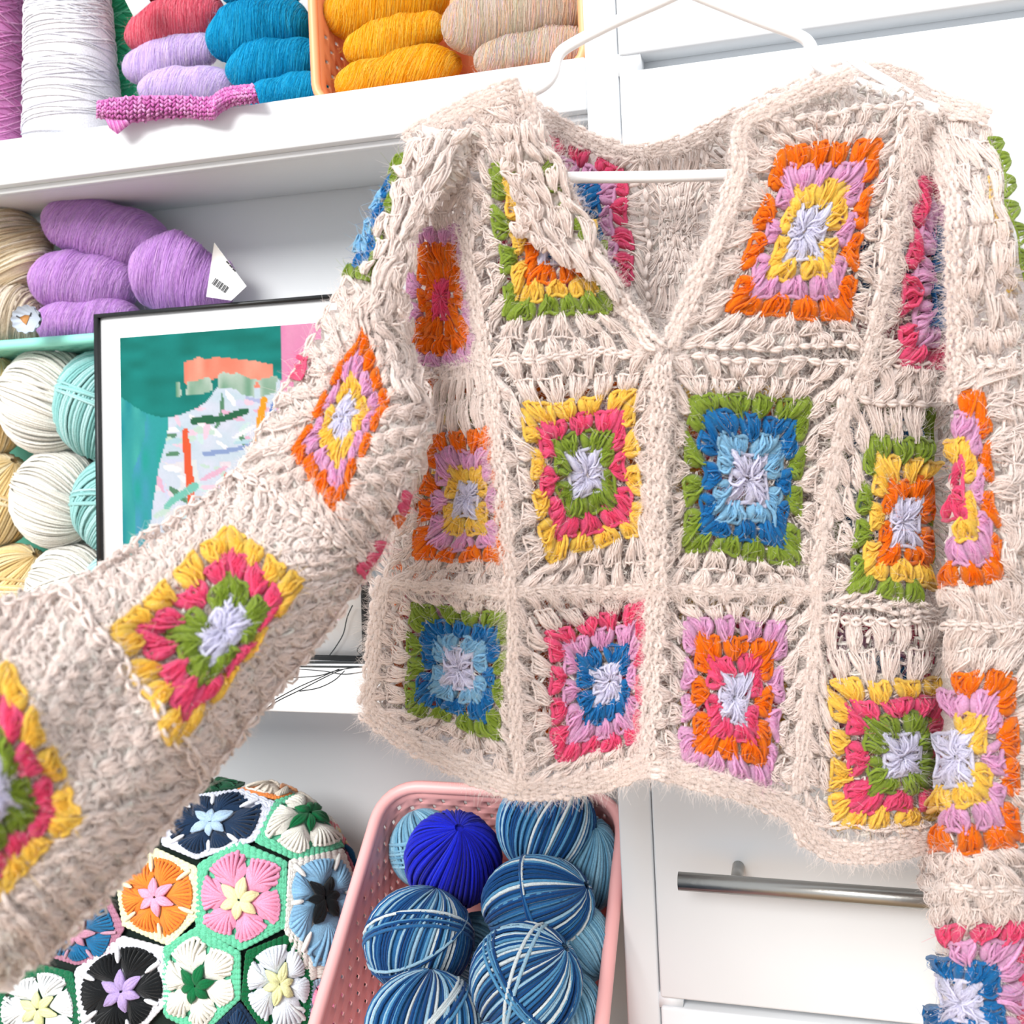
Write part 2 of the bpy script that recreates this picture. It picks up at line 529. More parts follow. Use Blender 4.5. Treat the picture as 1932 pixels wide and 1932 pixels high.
def fan(Y, cell, base, top, side, w, rad, colr, thin=2, fuzz=8, fib=30, flen=0.008, hh=0.0, posts=3):
    """a fan of treble stitches: core strands, loose strands and fibres"""
    base, top, side = (np.asarray(v, float) for v in (base, top, side))
    S = cell.S
    dirv = top-base
    ln = np.linalg.norm(dirv)
    dn_ = dirv/(ln+1e-9)
    top = top+side*rng.normal(0, 0.012)+dn_*rng.normal(0, 0.014)
    dirv = top-base
    u = np.linspace(0, 1, 6)
    def path(lat, u, wig=0.0, ph=0.0, ext=0.0):
        lat = np.asarray(lat, float)[:, None]; u = np.atleast_2d(u)
        pos = base[None, None]+dirv[None, None]*u[..., None]*1.0
        off = lat*w*(0.11+0.36*np.clip(u, 0, None)**0.85)+wig*np.sin(ph+u*6.0)
        return pos+side[None, None]*off[..., None]
    i = np.linspace(-1, 1, posts)+rng.normal(0, 0.10, posts)
    A = path(i, u, 0.012, rng.uniform(0, 6, (posts, 1)))
    H = hh+S*(0.035*np.sin(np.pi*u)[None]+0.02*rng.uniform(-1, 1, (posts, 1))-0.05*(1-u)[None])
    P1, N1 = cell.map(A[..., 0], A[..., 1], H)
    prof = 0.55+0.75*np.sin(np.pi*np.clip(u*0.86+0.10, 0, 1))
    cc = colr*rng.uniform(0.86, 1.08)
    Y.add(P1, rad*0.86*prof[None]*rng.uniform(0.8, 1.15, (posts, 1)), np.broadcast_to(cc, (posts, 3)), N1)
    nt_ = 3*thin
    if nt_:
        i = rng.uniform(-1.1, 1.1, nt_)
        uu = np.linspace(-0.06, 1.08, 6)
        A = path(i, uu, 0.030, rng.uniform(0, 6, (nt_, 1)))
        H = hh+S*(0.055*np.sin(np.pi*u)[None]+0.05*rng.uniform(-0.3, 1.0, (nt_, 1))+0.014*np.sin(rng.uniform(0, 6, (nt_, 1))+u*7))
        P2, N2 = cell.map(A[..., 0], A[..., 1], H)
        Y.add(P2, rad*0.30*rng.uniform(0.7, 1.2, (nt_, 1))*np.array([0.7, 1, 1, 1, 1, 0.6]), tint(colr, rng.uniform(0.92, 1.2, (nt_, 1))), N2)
    # top chain across the fan
    t = np.linspace(-1, 1, 6)
    A = top[None]+side[None]*(t*w*0.5)[:, None]+dn_[None]*(0.02*np.sin(np.pi*1.5*(t+1)))[:, None]
    P3, N3 = cell.map(A[:, 0], A[:, 1], hh+S*0.03*np.ones(6))
    Y.add(P3, rad*0.5, colr*rng.uniform(0.9, 1.1), N3[None])
    if fib:
        i = rng.uniform(-1.15, 1.15, fib)
        u0 = rng.uniform(-0.10, 0.35, fib)[:, None]; u1 = rng.uniform(0.65, 1.18, fib)[:, None]
        uf = u0+(u1-u0)*np.linspace(0, 1, 6)[None]
        A = path(i, uf, 0.035*rng.uniform(0.2, 1.4, (fib, 1)), rng.uniform(0, 6, (fib, 1)))
        H = hh+S*(0.085*np.sin(np.pi*np.clip(uf, 0, 1))*np.sqrt(np.clip(1-(i[:, None]*0.85)**2, 0, 1))+0.035*rng.uniform(-0.6, 1.2, (fib, 1))+0.012*np.sin(uf*9+rng.uniform(0, 6, (fib, 1))))
        P4, N4 = cell.map(A[..., 0], A[..., 1], H)
        FB.append((P4, rng.uniform(0.00009, 0.00021, fib), tint(colr, rng.uniform(0.84, 1.30, (fib, 1)))))
    if fuzz:
        ii = rng.integers(0, 6, fuzz); jj = rng.integers(0, posts, fuzz)
        FZ.append((P1[jj, ii], N1[jj, ii], np.broadcast_to(tint(colr, 1.15), (fuzz, 3)), flen))
def cluster(Y, cell, k, x, ri, ro, w, rad, colr, thin=2, mask=None, fuzz=8, fib=30, flen=0.008, hh=0.0):
    base = np.array(rotk(x*ri, ri-0.02, k)); top = np.array(rotk(x*ro, ro+0.01, k)); side = np.array(rotk(1.0, 0.0, k))
    m = (base+top)/2
    pc = cell.px(m[:1], m[1:])[0]
    if mask is not None and not mask(pc[0], pc[1]): return
    fan(Y, cell, base, top, side, w, rad, colr, thin, fuzz, fib, flen, hh)
def fans(name, surf, quad, rows, cols, rad=0.0016, colr=None, up=True, fib=26, fuzz=13, h=0.0, parent=None):
    """rows of cream fans filling a quadrilateral piece of the garment"""
    cell = Cell(surf, quad, quad)
    Y = Yarn()
    c = CREAM if colr is None else colr
    for r in range(rows):
        for q in range(cols):
            a = -1+2*(q+0.5+(0.5 if r % 2 else 0)*0.6-0.15)/cols
            b0 = -1+2*(r+1.0)/rows; b1 = -1+2*(r+0.02)/rows
            if not up: b0, b1 = b1, b0
            ja, jb = rng.normal(0, 0.30/cols, 2); jc, jd = rng.normal(0, 0.24/rows, 2)
            th = rng.normal(0, 0.22)
            fan(Y, cell, (np.clip(a+ja, -1, 1), b0+jc), (np.clip(a+ja+jb*2, -1.02, 1.02), b1+jd), (math.cos(th), math.sin(th)*cols/rows), 2/cols*rng.uniform(0.75, 1.15), rad*rng.uniform(0.8, 1.15), c, 2, fuzz, fib, 0.010, h+rng.uniform(-0.001, 0.002))
    o = Y.build(name, 'mohair', parent or card, 4)
    o['kind'] = 'stuff'
    flush(parent or card)
    return o
def cloth(name, surf, poly, step=10, h=-0.006, colr=None, amp=0.0015, parent=None):
    """the dense fabric under the raised stitches"""
    poly = np.asarray(poly, float)
    x0, y0 = poly.min(0); x1, y1 = poly.max(0)
    xs = np.arange(x0, x1+step, step); ys = np.arange(y0, y1+step, step)
    X, Yy = np.meshgrid(xs, ys)
    hgt = h+amp*rng.normal(0, 1, X.shape)
    p, n = surf.pos(X, Yy, hgt)
    ny, nx = X.shape
    cx_, cy_ = (X[:-1, :-1]+step/2).ravel(), (Yy[:-1, :-1]+step/2).ravel()
    ok = in_poly(cx_, cy_, poly)
    i = np.arange(ny-1)[:, None]*nx; j = np.arange(nx-1)[None]
    Q = np.stack([i+j, i+nx+j, i+nx+j+1, i+j+1], -1).reshape(-1, 4)[ok]
    c = CREAM if colr is None else colr
    return mesh_np(name, p.reshape(-1, 3), Q, 'mohair', parent or card, col=np.minimum(c*rng.uniform(0.88, 1.05, (ny*nx, 1)), 0.97))

def granny(surf, colq, outq, rounds, ctr=None, mask=None, detail=1.0, label=None, rad=1.0, fuzz=1.0, flen=0.008, name='granny_square', cream=True, crounds=2, single=False, soft=False):
    cell = Cell(surf, colq, outq, ctr)
    S = cell.S
    e = empty(name, at_depth(*[np.array(v) for v in (*cell.cq.mean(0), 0.75)]), None)
    e.location = local(card, np.array(e.location)); e.parent = card
    if label: e['label'] = label
    R = [0.06, 0.30, 0.53, 0.77, 1.0]
    for i, c in enumerate(rounds):
        Y = Yarn()
        n = i+1
        ro = R[i+1]; ri = R[i]
        for k in range(4):
            for j in range(n):
                x = (-1+(2*j+1)/n)
                if n > 1: x *= 1.06 if n == 2 else 1.03
                if single: Y = Yarn()
                w = 2*ro/n*(0.80 if n > 1 else 1.05)
                cluster(Y, cell, k, x, ri, ro, w, S*0.062*rad*(1.15 if i else 1.0), P[c], int(2*detail), mask, int(13*fuzz), int(36*fuzz), flen, 0.0)
                if single and not Y.empty(): Y.build('stitch_cluster', 'mohair', e, 5)
        if not single and not Y.empty():
            Y.build('stitch_round', 'mohair', e, 5 if detail >= 1 else 4)['kind'] = 'stuff'
    if cream:
        Y = Yarn()
        for q in range(crounds):
            n = 5+q
            ri = 1.0+q/crounds; ro = 1.0+(q+1)/crounds
            for k in range(4):
                for j in range(n):
                    x = (-1+(2*j+1)/n)*0.98
                    cluster(Y, cell, k, x, ri, ro-0.03, 2*ro/n*(0.95 if soft else 0.72)*(0.85 if q else 1), S*(0.042 if soft else 0.036)*rad, CREAM, 1 if soft else int(3*detail), mask, int((7 if soft else 18)*fuzz), int((14 if soft else 40)*fuzz), flen*(0.8 if soft else 1.2), -0.002 if soft else 0.0)
        # joining chain around the square
        for k in range(4):
            m = 13
            for j in range(m):
                for sgn in (-1, 1):
                    u = np.linspace(0, 1, 5)
                    xx = -1+2*(j+0.15+u*0.9)/m
                    rr = 2.0-0.05+sgn*0.05*np.sin(np.pi*u)
                    a, b = rotk(xx*2.0, rr+0*u, k)
                    pc = cell.px(np.array([a[2]]), np.array([b[2]]))[0]
                    if mask is not None and not mask(pc[0], pc[1]): continue
                    p, nn = cell.map(np.asarray(a), np.asarray(b), S*(0.05*np.sin(np.pi*u)+0.03))
                    Y.add(p, S*0.027*np.array([0.5, 1, 1.15, 1, 0.5]), CREAM*rng.uniform(0.93, 1.05), nn[None])
                    FZ.append((p[1:4], nn[1:4], np.broadcast_to(CREAM, (3, 3)), flen))
        if not Y.empty():
            Y.build('cream_border', 'mohair', e, 4)['kind'] = 'stuff'
    flush(e)
    return e

def net(name, surf, poly, step, label=None, size=1.0, r=0.0008, h=(-0.004, 0.0), parent=None, colr=None, fuzz=2, hole=0.0, flen=0.009):
    """rows of loose cream stitches filling a region"""
    poly = np.asarray(poly, float)
    x0, y0 = poly.min(0); x1, y1 = poly.max(0)
    gx, gy = np.meshgrid(np.arange(x0, x1, step), np.arange(y0, y1, step))
    gx = gx.ravel()+rng.uniform(-.35, .35, gx.size)*step; gy = gy.ravel()+rng.uniform(-.35, .35, gy.size)*step
    ok = in_poly(gx, gy, poly) & (rng.uniform(size=gx.size) > hole)
    gx, gy = gx[ok], gy[ok]
    n = len(gx)
    u = np.linspace(0, 1, 8)
    ang = rng.normal(np.pi/2, 0.6, n)+np.where(rng.uniform(size=n) < 0.35, np.pi/2, 0)
    wv = rng.uniform(0.08, 0.28, n); ln = rng.uniform(0.9, 1.7, n)
    ex = step*size
    lx = wv[:, None]*np.sin(2*np.pi*u)*ex*(0.4+0.6*u)[None]
    ly = ln[:, None]*(0.5-0.5*np.cos(2*np.pi*u)-0.5)*ex
    ca, sa = np.cos(ang)[:, None], np.sin(ang)[:, None]
    X = gx[:, None]+lx*sa+ly*ca; Y_ = gy[:, None]-lx*ca+ly*sa
    H = rng.uniform(h[0], h[1], n)[:, None]+0.0012*np.sin(2*np.pi*u+rng.uniform(0, 6, (n, 1)))
    p, nn = surf.pos(X, Y_, H)
    Y = Yarn()
    c = CREAM if colr is None else colr
    Y.add(p, (r*rng.uniform(0.7, 1.35, n))[:, None]*np.ones(8), np.minimum(c*rng.uniform(0.86, 1.08, (n, 1)), 0.97), nn)
    o = Y.build(name, 'mohair', parent or card, 3)
    o['kind'] = 'stuff'
    if fuzz:
        k = n*fuzz
        ii = rng.integers(0, n, k); jj = rng.integers(0, 8, k)
        FZ.append((p[ii, jj], nn[ii, jj], np.broadcast_to(np.minimum(c*1.03, 0.95), (k, 3)), flen))
        q6 = p[ii][:, [0, 1, 2, 4, 5, 6]]+rng.normal(0, 0.0012, (k, 1, 3))+rng.normal(0, 0.0005, (k, 6, 3))
        FB.append((q6, rng.uniform(0.00008, 0.00018, k), np.minimum(c*rng.uniform(0.9, 1.1, (k, 1)), 0.97)))
    flush(parent or card)
    return o
def edging(name, surf, path, width, rows=2, step=11.0, r=0.0013, h=0.002):
    """bands of chain stitches along a path"""
    path = smooth_path(path, 200)
    seg = np.linalg.norm(np.diff(path, axis=0), axis=1)
    L = np.concatenate([[0], np.cumsum(seg)])
    m = int(L[-1]/step)
    Y = Yarn()
    for q in range(rows):
        for j in range(m):
            d = (j+0.5)*step
            p = np.array([np.interp(d, L, path[:, 0]), np.interp(d, L, path[:, 1])])
            p2 = np.array([np.interp(d+3, L, path[:, 0]), np.interp(d+3, L, path[:, 1])])
            t = unit(p2-p); nv = np.array([-t[1], t[0]])
            for sgn in (-1, 1):
                u = np.linspace(-0.7, 0.7, 5)
                off = (q-(rows-1)/2)*width/rows+sgn*width/rows*0.28*np.cos(u*2)+rng.normal(0, 2.4)
                pt = p[None]+t[None]*(u*step)[:, None]+nv[None]*off[:, None]
                pp, nn = surf.pos(pt[:, 0], pt[:, 1], h+0.0015*np.cos(u*2)+rng.uniform(-.001, .001))
                Y.add(pp, r*np.array([0.6, 1, 1.1, 1, 0.6]), CREAM*rng.uniform(0.93, 1.06), nn[None])
                kk = rng.integers(0, 5, 9)
                FZ.append((pp[kk], nn[kk], np.broadcast_to(CREAM, (9, 3)), 0.009))
    o = Y.build(name, 'mohair', card, 4)
    o['kind'] = 'stuff'
    flush(card)
    return o

# ------------------------------------------------------------------ back of the cardigan (seen through neck and lace)
cols = [(700, 300), (960, 270), (1240, 270), (1540, 270), (1800, 290)]
bot = [(705, 1330), (975, 1440), (1240, 1430), (1520, 1470), (1790, 1540)]
def bk(i, v):
    a, b = np.array(cols[i], float), np.array(bot[i], float)
    return a+(b-a)*v
rows_v = [0.0, 0.34, 0.68, 1.0]
bc = ['wblp', 'cccc', 'cccc', 'wblp', 'wygo', 'wylo', 'wpoy', 'wsbg', 'wlpo', 'wypo', 'wgpy', 'wblp']
for r_ in range(3):
    for c_ in range(4):
        q = np.array([bk(c_, rows_v[r_]), bk(c_+1, rows_v[r_]), bk(c_+1, rows_v[r_+1]), bk(c_, rows_v[r_+1])])
        m = q.mean(0)
        cq = m+(q-m)*0.70
        if (r_, c_) == (0, 0):
            q = np.array([(930, 200), (1215, 290), (1225, 590), (900, 600)]); cq = np.array([(955, 215), (1180, 320), (1192, 535), (940, 565)])
        if (r_, c_) == (0, 1):
            q = np.array([(1215, 290), (1330, 275), (1345, 600), (1225, 600)]); m = q.mean(0); cq = m+(q-m)*0.6
        if (r_, c_) == (0, 2):
            q = np.array([(1330, 265), (1600, 170), (1600, 600), (1345, 600)]); m = q.mean(0); cq = np.array([(1372, 290), (1540, 270), (1540, 530), (1375, 530)])
        granny(BACK, cq, q, bc[r_*4+c_], detail=0.5, fuzz=0.3, rad=0.95, crounds=1)
BPOLY = [(780, 250), (985, 195), (1060, 238), (1190, 285), (1290, 270), (1390, 215), (1600, 140), (1830, 260), (1790, 1530), (1520, 1470), (1240, 1430), (980, 1450), (710, 1330)]
net('back_stitches', BACK, BPOLY, 19, r=0.0009, h=(-0.004, 0.001), fuzz=1)
cloth('back_fabric', BACK, BPOLY, 12, -0.008)
edging('neck_edging', BACK, [(985, 188), (1060, 236), (1120, 268), (1190, 284), (1285, 270), (1390, 218), (1500, 172), (1600, 132)], 34, 3, 12, 0.0013)

# ------------------------------------------------------------------ front panels
vleft = lambda y: np.interp(y, [200, 310, 430, 560, 670], [1000, 1040, 1098, 1170, 1250])
vright = lambda y: np.interp(y, [200, 240, 330, 660], [1420, 1392, 1390, 1258])
granny(BODY, [(985, 768), (1198, 738), (1216, 1005), (1028, 1056)], [(930, 672), (1240, 657), (1238, 1112), (962, 1112)], 'wgpy', (1102, 893), single=True)
granny(BODY, [(1030, 1195), (1222, 1135), (1215, 1400), (1048, 1432)], [(962, 1112), (1238, 1112), (1228, 1452), (980, 1478)], 'wblp', (1145, 1288), single=True)
granny(BODY, [(818, 828), (938, 812), (955, 1062), (778, 1050)], [(835, 690), (932, 672), (962, 1112), (728, 1095)], 'wylo', (886, 945))
granny(BODY, [(782, 1138), (958, 1160), (945, 1398), (764, 1335)], [(728, 1095), (962, 1112), (980, 1478), (690, 1335)], 'wsbg', (870, 1262), single=True)
granny(BODY, [(1478, 282), (1658, 262), (1600, 604), (1368, 592)], [(1397, 232), (1722, 195), (1655, 655), (1262, 660)], 'wylo', (1522, 440), single=True, mask=lambda x, y: x > vright(y)-6)
granny(BODY, [(1302, 742), (1522, 752), (1500, 1066), (1288, 1032)], [(1245, 672), (1600, 680), (1540, 1112), (1240, 1112)], 'wsbg', (1410, 905), single=True)
granny(BODY, [(1292, 1168), (1486, 1172), (1452, 1484), (1288, 1436)], [(1240, 1112), (1540, 1112), (1495, 1502), (1228, 1445)], 'wpol', (1385, 1316), single=True)
granny(BODY, [(1730, 338), (1880, 345), (1900, 702), (1688, 690)], [(1690, 210), (1930, 220), (1940, 770), (1620, 760)], 'wblp', (1806, 530), mask=lambda x, y: x < 1812)
granny(BODY, [(1642, 828), (1800, 836), (1792, 1140), (1598, 1118)], [(1600, 680), (1850, 690), (1830, 1165), (1540, 1140)], 'woyg', (1708, 985), mask=lambda x, y: x < 1752)
granny(BODY, [(1566, 1288), (1792, 1278), (1800, 1540), (1570, 1566)], [(1535, 1165), (1830, 1165), (1830, 1580), (1512, 1545)], 'wgpy', (1702, 1425), single=True, mask=lambda x, y: x < 1806)
granny(BODY, [(925, 310), (1135, 300), (1152, 588), (958, 602)], [(880, 235), (1080, 225), (1247, 668), (908, 690)], 'woyg', (1042, 452), mask=lambda x, y: x < vleft(y)+6)
granny(BODY, [(778, 440), (872, 425), (897, 690), (768, 692)], [(752, 380), (888, 350), (912, 715), (735, 720)], 'pool', (838, 565))

net('front_stitches', BODY, [(890, 240), (985, 168), (1010, 215), (1040, 310), (1098, 430), (1170, 560), (1250, 668), (1392, 330), (1392, 240), (1480, 185), (1600, 140), (1700, 165), (1800, 230), (1815, 700), (1745, 760),
    (1740, 1170), (1800, 1180), (1800, 1570), (1700, 1600), (1580, 1590), (1500, 1510), (1360, 1470), (1225, 1450), (1100, 1480), (985, 1490), (850, 1440), (690, 1335), (725, 1090), (800, 850), (905, 690), (880, 430)], 14, r=0.0008, h=(-0.005, 0.0), hole=0.12, fuzz=2)
# lapel folded back at the neck
Yl = Yarn()
lc = Cell(LAPEL, [(985, 320), (1050, 320), (1150, 500), (1010, 470)], [(965, 250), (1035, 235), (1190, 585), (965, 480)])
lap = empty('lapel', np.zeros(3), card)
lap.location = -np.array(card.location)
LPOLY = [(965, 250), (1015, 235), (1060, 340), (1120, 450), (1185, 575), (1080, 505), (975, 440)]
fans('lapel_stitches', LAPEL, [(945, 245), (1020, 225), (1190, 585), (958, 440)], 7, 5, 0.0015, parent=lap, h=0.004)
cloth('lapel_fabric', LAPEL, LPOLY, 8, 0.001, parent=lap)
def strip_clusters(surf, path, n, width, colr, rad, parent, name, outward=1, h=0.003):
    path = smooth_path(path, 120)
    Y = Yarn()
    for j in range(n):
        i = int((j+0.5)/n*119)
        p = path[i]; t = unit(path[min(i+3, 119)]-path[max(i-3, 0)]); nv = np.array([-t[1], t[0]])*outward
        seg = np.linalg.norm(np.diff(path, axis=0), axis=1).sum()/n
        qx = np.array([p-nv*width/2-t*seg*0.5, p-nv*width/2+t*seg*0.5, p+nv*width/2+t*seg*0.5, p+nv*width/2-t*seg*0.5])
        c = Cell(surf, qx, qx)
        fan(Y, c, (0, 0.95), (0, -0.95), (1.0, 0.0), 1.9, rad*0.75, colr, 2, 8, 40, 0.008, h, 4)
    o = Y.build(name, 'mohair', parent, 5)
    o['kind'] = 'stuff'
    flush(parent)
    return o
strip_clusters(LAPEL, [(1022, 315), (1050, 360), (1085, 425), (1105, 450)], 5, 26, P['g'], 0.0022, lap, 'lapel_edge', 1)
# front ridge, hem, neck line
edging('button_band', BODY, [(1250, 672), (1242, 800), (1240, 1000), (1238, 1200), (1226, 1440)], 24, 2, 11, 0.0012, 0.003)
edging('seam', BODY, [(880, 430), (905, 560), (925, 680), (945, 850), (960, 1050), (968, 1250), (980, 1470)], 20, 2, 11, 0.0011, 0.003)
edging('seam', BODY, [(1720, 215), (1690, 420), (1640, 640), (1575, 850), (1540, 1080), (1535, 1200), (1500, 1500)], 22, 2, 11, 0.0011, 0.002)
edging('seam', BODY, [(735, 1098), (850, 1108), (960, 1112), (1100, 1114), (1240, 1112), (1400, 1114), (1540, 1114)], 22, 2, 11, 0.0010, 0.001)
edging('neck_edging', BODY, [(990, 175), (1005, 225), (1040, 310), (1098, 430), (1170, 560), (1250, 672)], 26, 2, 12, 0.0014, 0.006)
edging('neck_edging', BODY, [(1600, 145), (1480, 195), (1395, 245), (1392, 330), (1340, 470), (1255, 668)], 30, 3, 12, 0.0014, 0.004)
edging('hem_edging', BODY, [(690, 1335), (760, 1385), (850, 1430), (930, 1470), (985, 1488), (1100, 1478), (1225, 1448), (1300, 1465), (1400, 1490), (1495, 1530), (1530, 1580), (1600, 1605), (1700, 1598), (1790, 1572)], 42, 4, 12, 0.0014, 0.001)
edging('side_edging', BODY, [(728, 1090), (712, 1180), (705, 1260), (692, 1335)], 30, 3, 12, 0.0014, 0.001)

# ------------------------------------------------------------------ sleeve hanging straight down
redge = lambda y: np.interp(y, [200, 340, 700, 1100, 1270, 1610, 1660, 1740, 1932], [1790, 1802, 1806, 1786, 1782, 1772, 1750, 1768, 1762])
rm = lambda x, y: x > redge(y)-4
granny(RSL, [(1700, 765), (1852, 735), (1888, 1092), (1742, 1112)], [(1690, 690), (1962, 690), (1968, 1175), (1712, 1180)], 'pylo', mask=rm)
granny(RSL, [(1692, 1282), (1908, 1266), (1918, 1592), (1690, 1614)], [(1680, 1178), (1992, 1172), (1995, 1672), (1675, 1680)], 'wylo', (1800, 1432), mask=rm)
granny(RSL, [(1700, 1745), (1952, 1742), (1966, 2010), (1700, 2020)], [(1680, 1680), (1996, 1672), (2010, 2100), (1680, 2110)], 'wblp', (1812, 1890), mask=rm)
rpoly = [(1600, 135), (1700, 150), (1800, 200), (1860, 225), (1885, 290), (1905, 380), (1925, 480), (1945, 600), (1970, 800), (1995, 1300), (2000, 2060), (1766, 2060), (1768, 1740), (1750, 1660), (1774, 1610), (1784, 1270), (1788, 1100), (1808, 700), (1803, 340), (1720, 215)]
net('sleeve_stitches', RSL, rpoly, 15, r=0.0009, h=(-0.005, 0.0), fuzz=3)
cloth('sleeve_fabric', Surf(lambda x, y: rsleeve_z(x, y)+0.05), rpoly, 12, 0.0)
fans('shoulder_stitches', RSL, [(1600, 135), (1800, 205), (1800, 330), (1700, 260)], 3, 5)
fans('shoulder_stitches', RSL, [(1720, 215), (1868, 235), (1905, 420), (1804, 430)], 4, 5)
fans('sleeve_stitches', RSL, [(1806, 425), (1900, 415), (1945, 700), (1808, 720)], 6, 4)
strip_clusters(RSL, [(1874, 262), (1896, 330), (1914, 420), (1930, 510), (1950, 620)], 8, 20, P['g'], 0.002, card, 'sleeve_edge_stitches', -1)
strip_clusters(RSL, [(1872, 330), (1888, 400), (1902, 480), (1915, 560)], 5, 22, P['y'], 0.0016, card, 'sleeve_edge_stitches', -1, h=-0.002)
fans('sleeve_stitches', RSL, [(1795, 690), (1960, 690), (1960, 760), (1795, 760)], 1, 4)
fans('sleeve_stitches', RSL, [(1890, 760), (1975, 760), (1975, 1150), (1890, 1150)], 7, 2)
fans('sleeve_stitches', RSL, [(1788, 1105), (1975, 1095), (1975, 1265), (1784, 1265)], 3, 5)
fans('sleeve_stitches', RSL, [(1760, 1610), (1970, 1595), (1975, 1745), (1765, 1745)], 3, 5)
edging('seam', RSL, [(1605, 135), (1700, 150), (1790, 200), (1862, 232)], 40, 4, 12, 0.0014, 0.002)
edging('seam', RSL, [(1730, 200), (1790, 300), (1804, 500), (1806, 690), (1795, 760)], 24, 2, 12, 0.0014, 0.002)

# ------------------------------------------------------------------ sleeve pulled towards the viewer
lsil = lambda y: np.interp(y, [235, 285, 530, 690, 885, 1030, 1100], [800, 757, 655, 575, 450, 285, 130])
granny(LSL, [(686, 618), (730, 770), (626, 972), (552, 852)], [(655, 520), (815, 740), (705, 1072), (450, 885)], 'wylo', (650, 790), fuzz=1.2, rad=1.0, crounds=3)
granny(LSL, [(430, 995), (572, 1100), (322, 1412), (208, 1190)], [(450, 885), (705, 1072), (398, 1462), (120, 1105)], 'wgpy', (425, 1192), fuzz=1.6, rad=1.05, flen=0.006, crounds=5, soft=True)
granny(LSL, [(20, 1255), (150, 1545), (-40, 1725), (-210, 1420)], [(120, 1105), (398, 1462), (90, 1812), (-280, 1200)], 'wgpy', (-20, 1500), fuzz=1.6, rad=1.05, flen=0.006, crounds=6, soft=True)
granny(LSL, [(680, 305), (768, 290), (694, 530), (600, 520)], [(660, 260), (800, 250), (770, 560), (590, 560)], 'wsbg', mask=lambda x, y: x > lsil(y)-7, cream=False)
lpoly = [(800, 235), (905, 250), (880, 330), (810, 410), (770, 480), (758, 600), (790, 700), (822, 800), (795, 900), (712, 1062), (560, 1262), (405, 1455), (230, 1672), (20, 1870), (-330, 1950), (-330, 1200), (-60, 1150), (130, 1100), (285, 1030), (450, 885), (575, 690), (655, 530), (757, 285)]
net('sleeve_stitches', LSL, lpoly, 15, r=0.0010, h=(-0.0045, -0.001), fuzz=3, flen=0.006)
cloth('sleeve_fabric', LSL, lpoly, 9, -0.0035, amp=0.0012)
cloth('sleeve_fabric', LSLB, lpoly, 14, 0.0)
strip_clusters(LSL, [(765, 925), (745, 960)], 2, 22, P['p'], 0.002, card, 'underarm_stitches', 1)
strip_clusters(LSL, [(748, 965), (738, 985)], 1, 22, P['o'], 0.002, card, 'underarm_stitches', 1)
strip_clusters(LSL, [(712, 1015), (672, 1085)], 3, 24, P['p'], 0.002, card, 'underarm_stitches', 1)
strip_clusters(LSL, [(578, 670), (560, 720)], 3, 24, P['p'], 0.002, card, 'sleeve_top_stitches', 1)
fans('shoulder_stitches', BODY, [(770, 262), (985, 160), (1000, 250), (880, 300)], 3, 6, h=0.003)
fans('shoulder_stitches', LSL, [(765, 270), (890, 240), (815, 400), (730, 430)], 4, 4, h=0.002)
fans('shoulder_stitches', LSL, [(728, 410), (800, 405), (758, 600), (655, 590)], 4, 4, h=0.002)
fans('shoulder_stitches', LSL, [(700, 580), (758, 560), (822, 790), (745, 740)], 5, 3, h=0.002)
fans('shoulder_stitches', BODY, [(820, 330), (885, 320), (890, 440), (790, 440)], 3, 3, h=0.001)
edging('seam', BODY, [(775, 265), (850, 222), (920, 188), (990, 160)], 40, 4, 12, 0.0014, 0.003)

# ================================================================== hanger
hz = 0.768*GARM
def hp(pts, z=hz): return at_depth(np.array([p[0] for p in pts], float), np.array([p[1] for p in pts], float), np.full(len(pts), z))
hang = empty('clothes_hanger', hp([(1240, 335)])[0])
tag(hang, 'white plastic tubular clothes hanger holding the cream cardigan', 'hanger')
armL = [(1292, -18), (1250, 2), (1160, 42), (1075, 86), (1052, 108), (1044, 138), (1030, 158), (1000, 175), (930, 206), (850, 240), (800, 262), (782, 290), (800, 318), (850, 333), (1040, 335), (1215, 334)]
armR = [(1292, -18), (1335, 0), (1430, 38), (1505, 66), (1528, 84), (1537, 112), (1552, 130), (1590, 148), (1680, 178), (1780, 212), (1845, 232), (1868, 258), (1850, 296), (1790, 318), (1600, 326), (1390, 330), (1215, 334)]
tube('tubular_frame', smooth_path(hp(armL+armR[::-1][1:]), 240), 0.0042, 'hanger_plastic', hang, 14)
tube('hook', smooth_path(hp([(1292, -12), (1292, -90), (1270, -125), (1268, -170), (1300, -205), (1345, -190), (1355, -150)]), 60), 0.0022, 'steel', hang, 10)
tube('strap_notch', smooth_path(hp([(900, 222), (940, 190), (978, 158), (996, 140)]), 20), 0.0032, 'hanger_plastic', hang, 10)
tube('strap_notch', smooth_path(hp([(1598, 106), (1630, 128), (1665, 148), (1720, 180)]), 20), 0.0032, 'hanger_plastic', hang, 10)

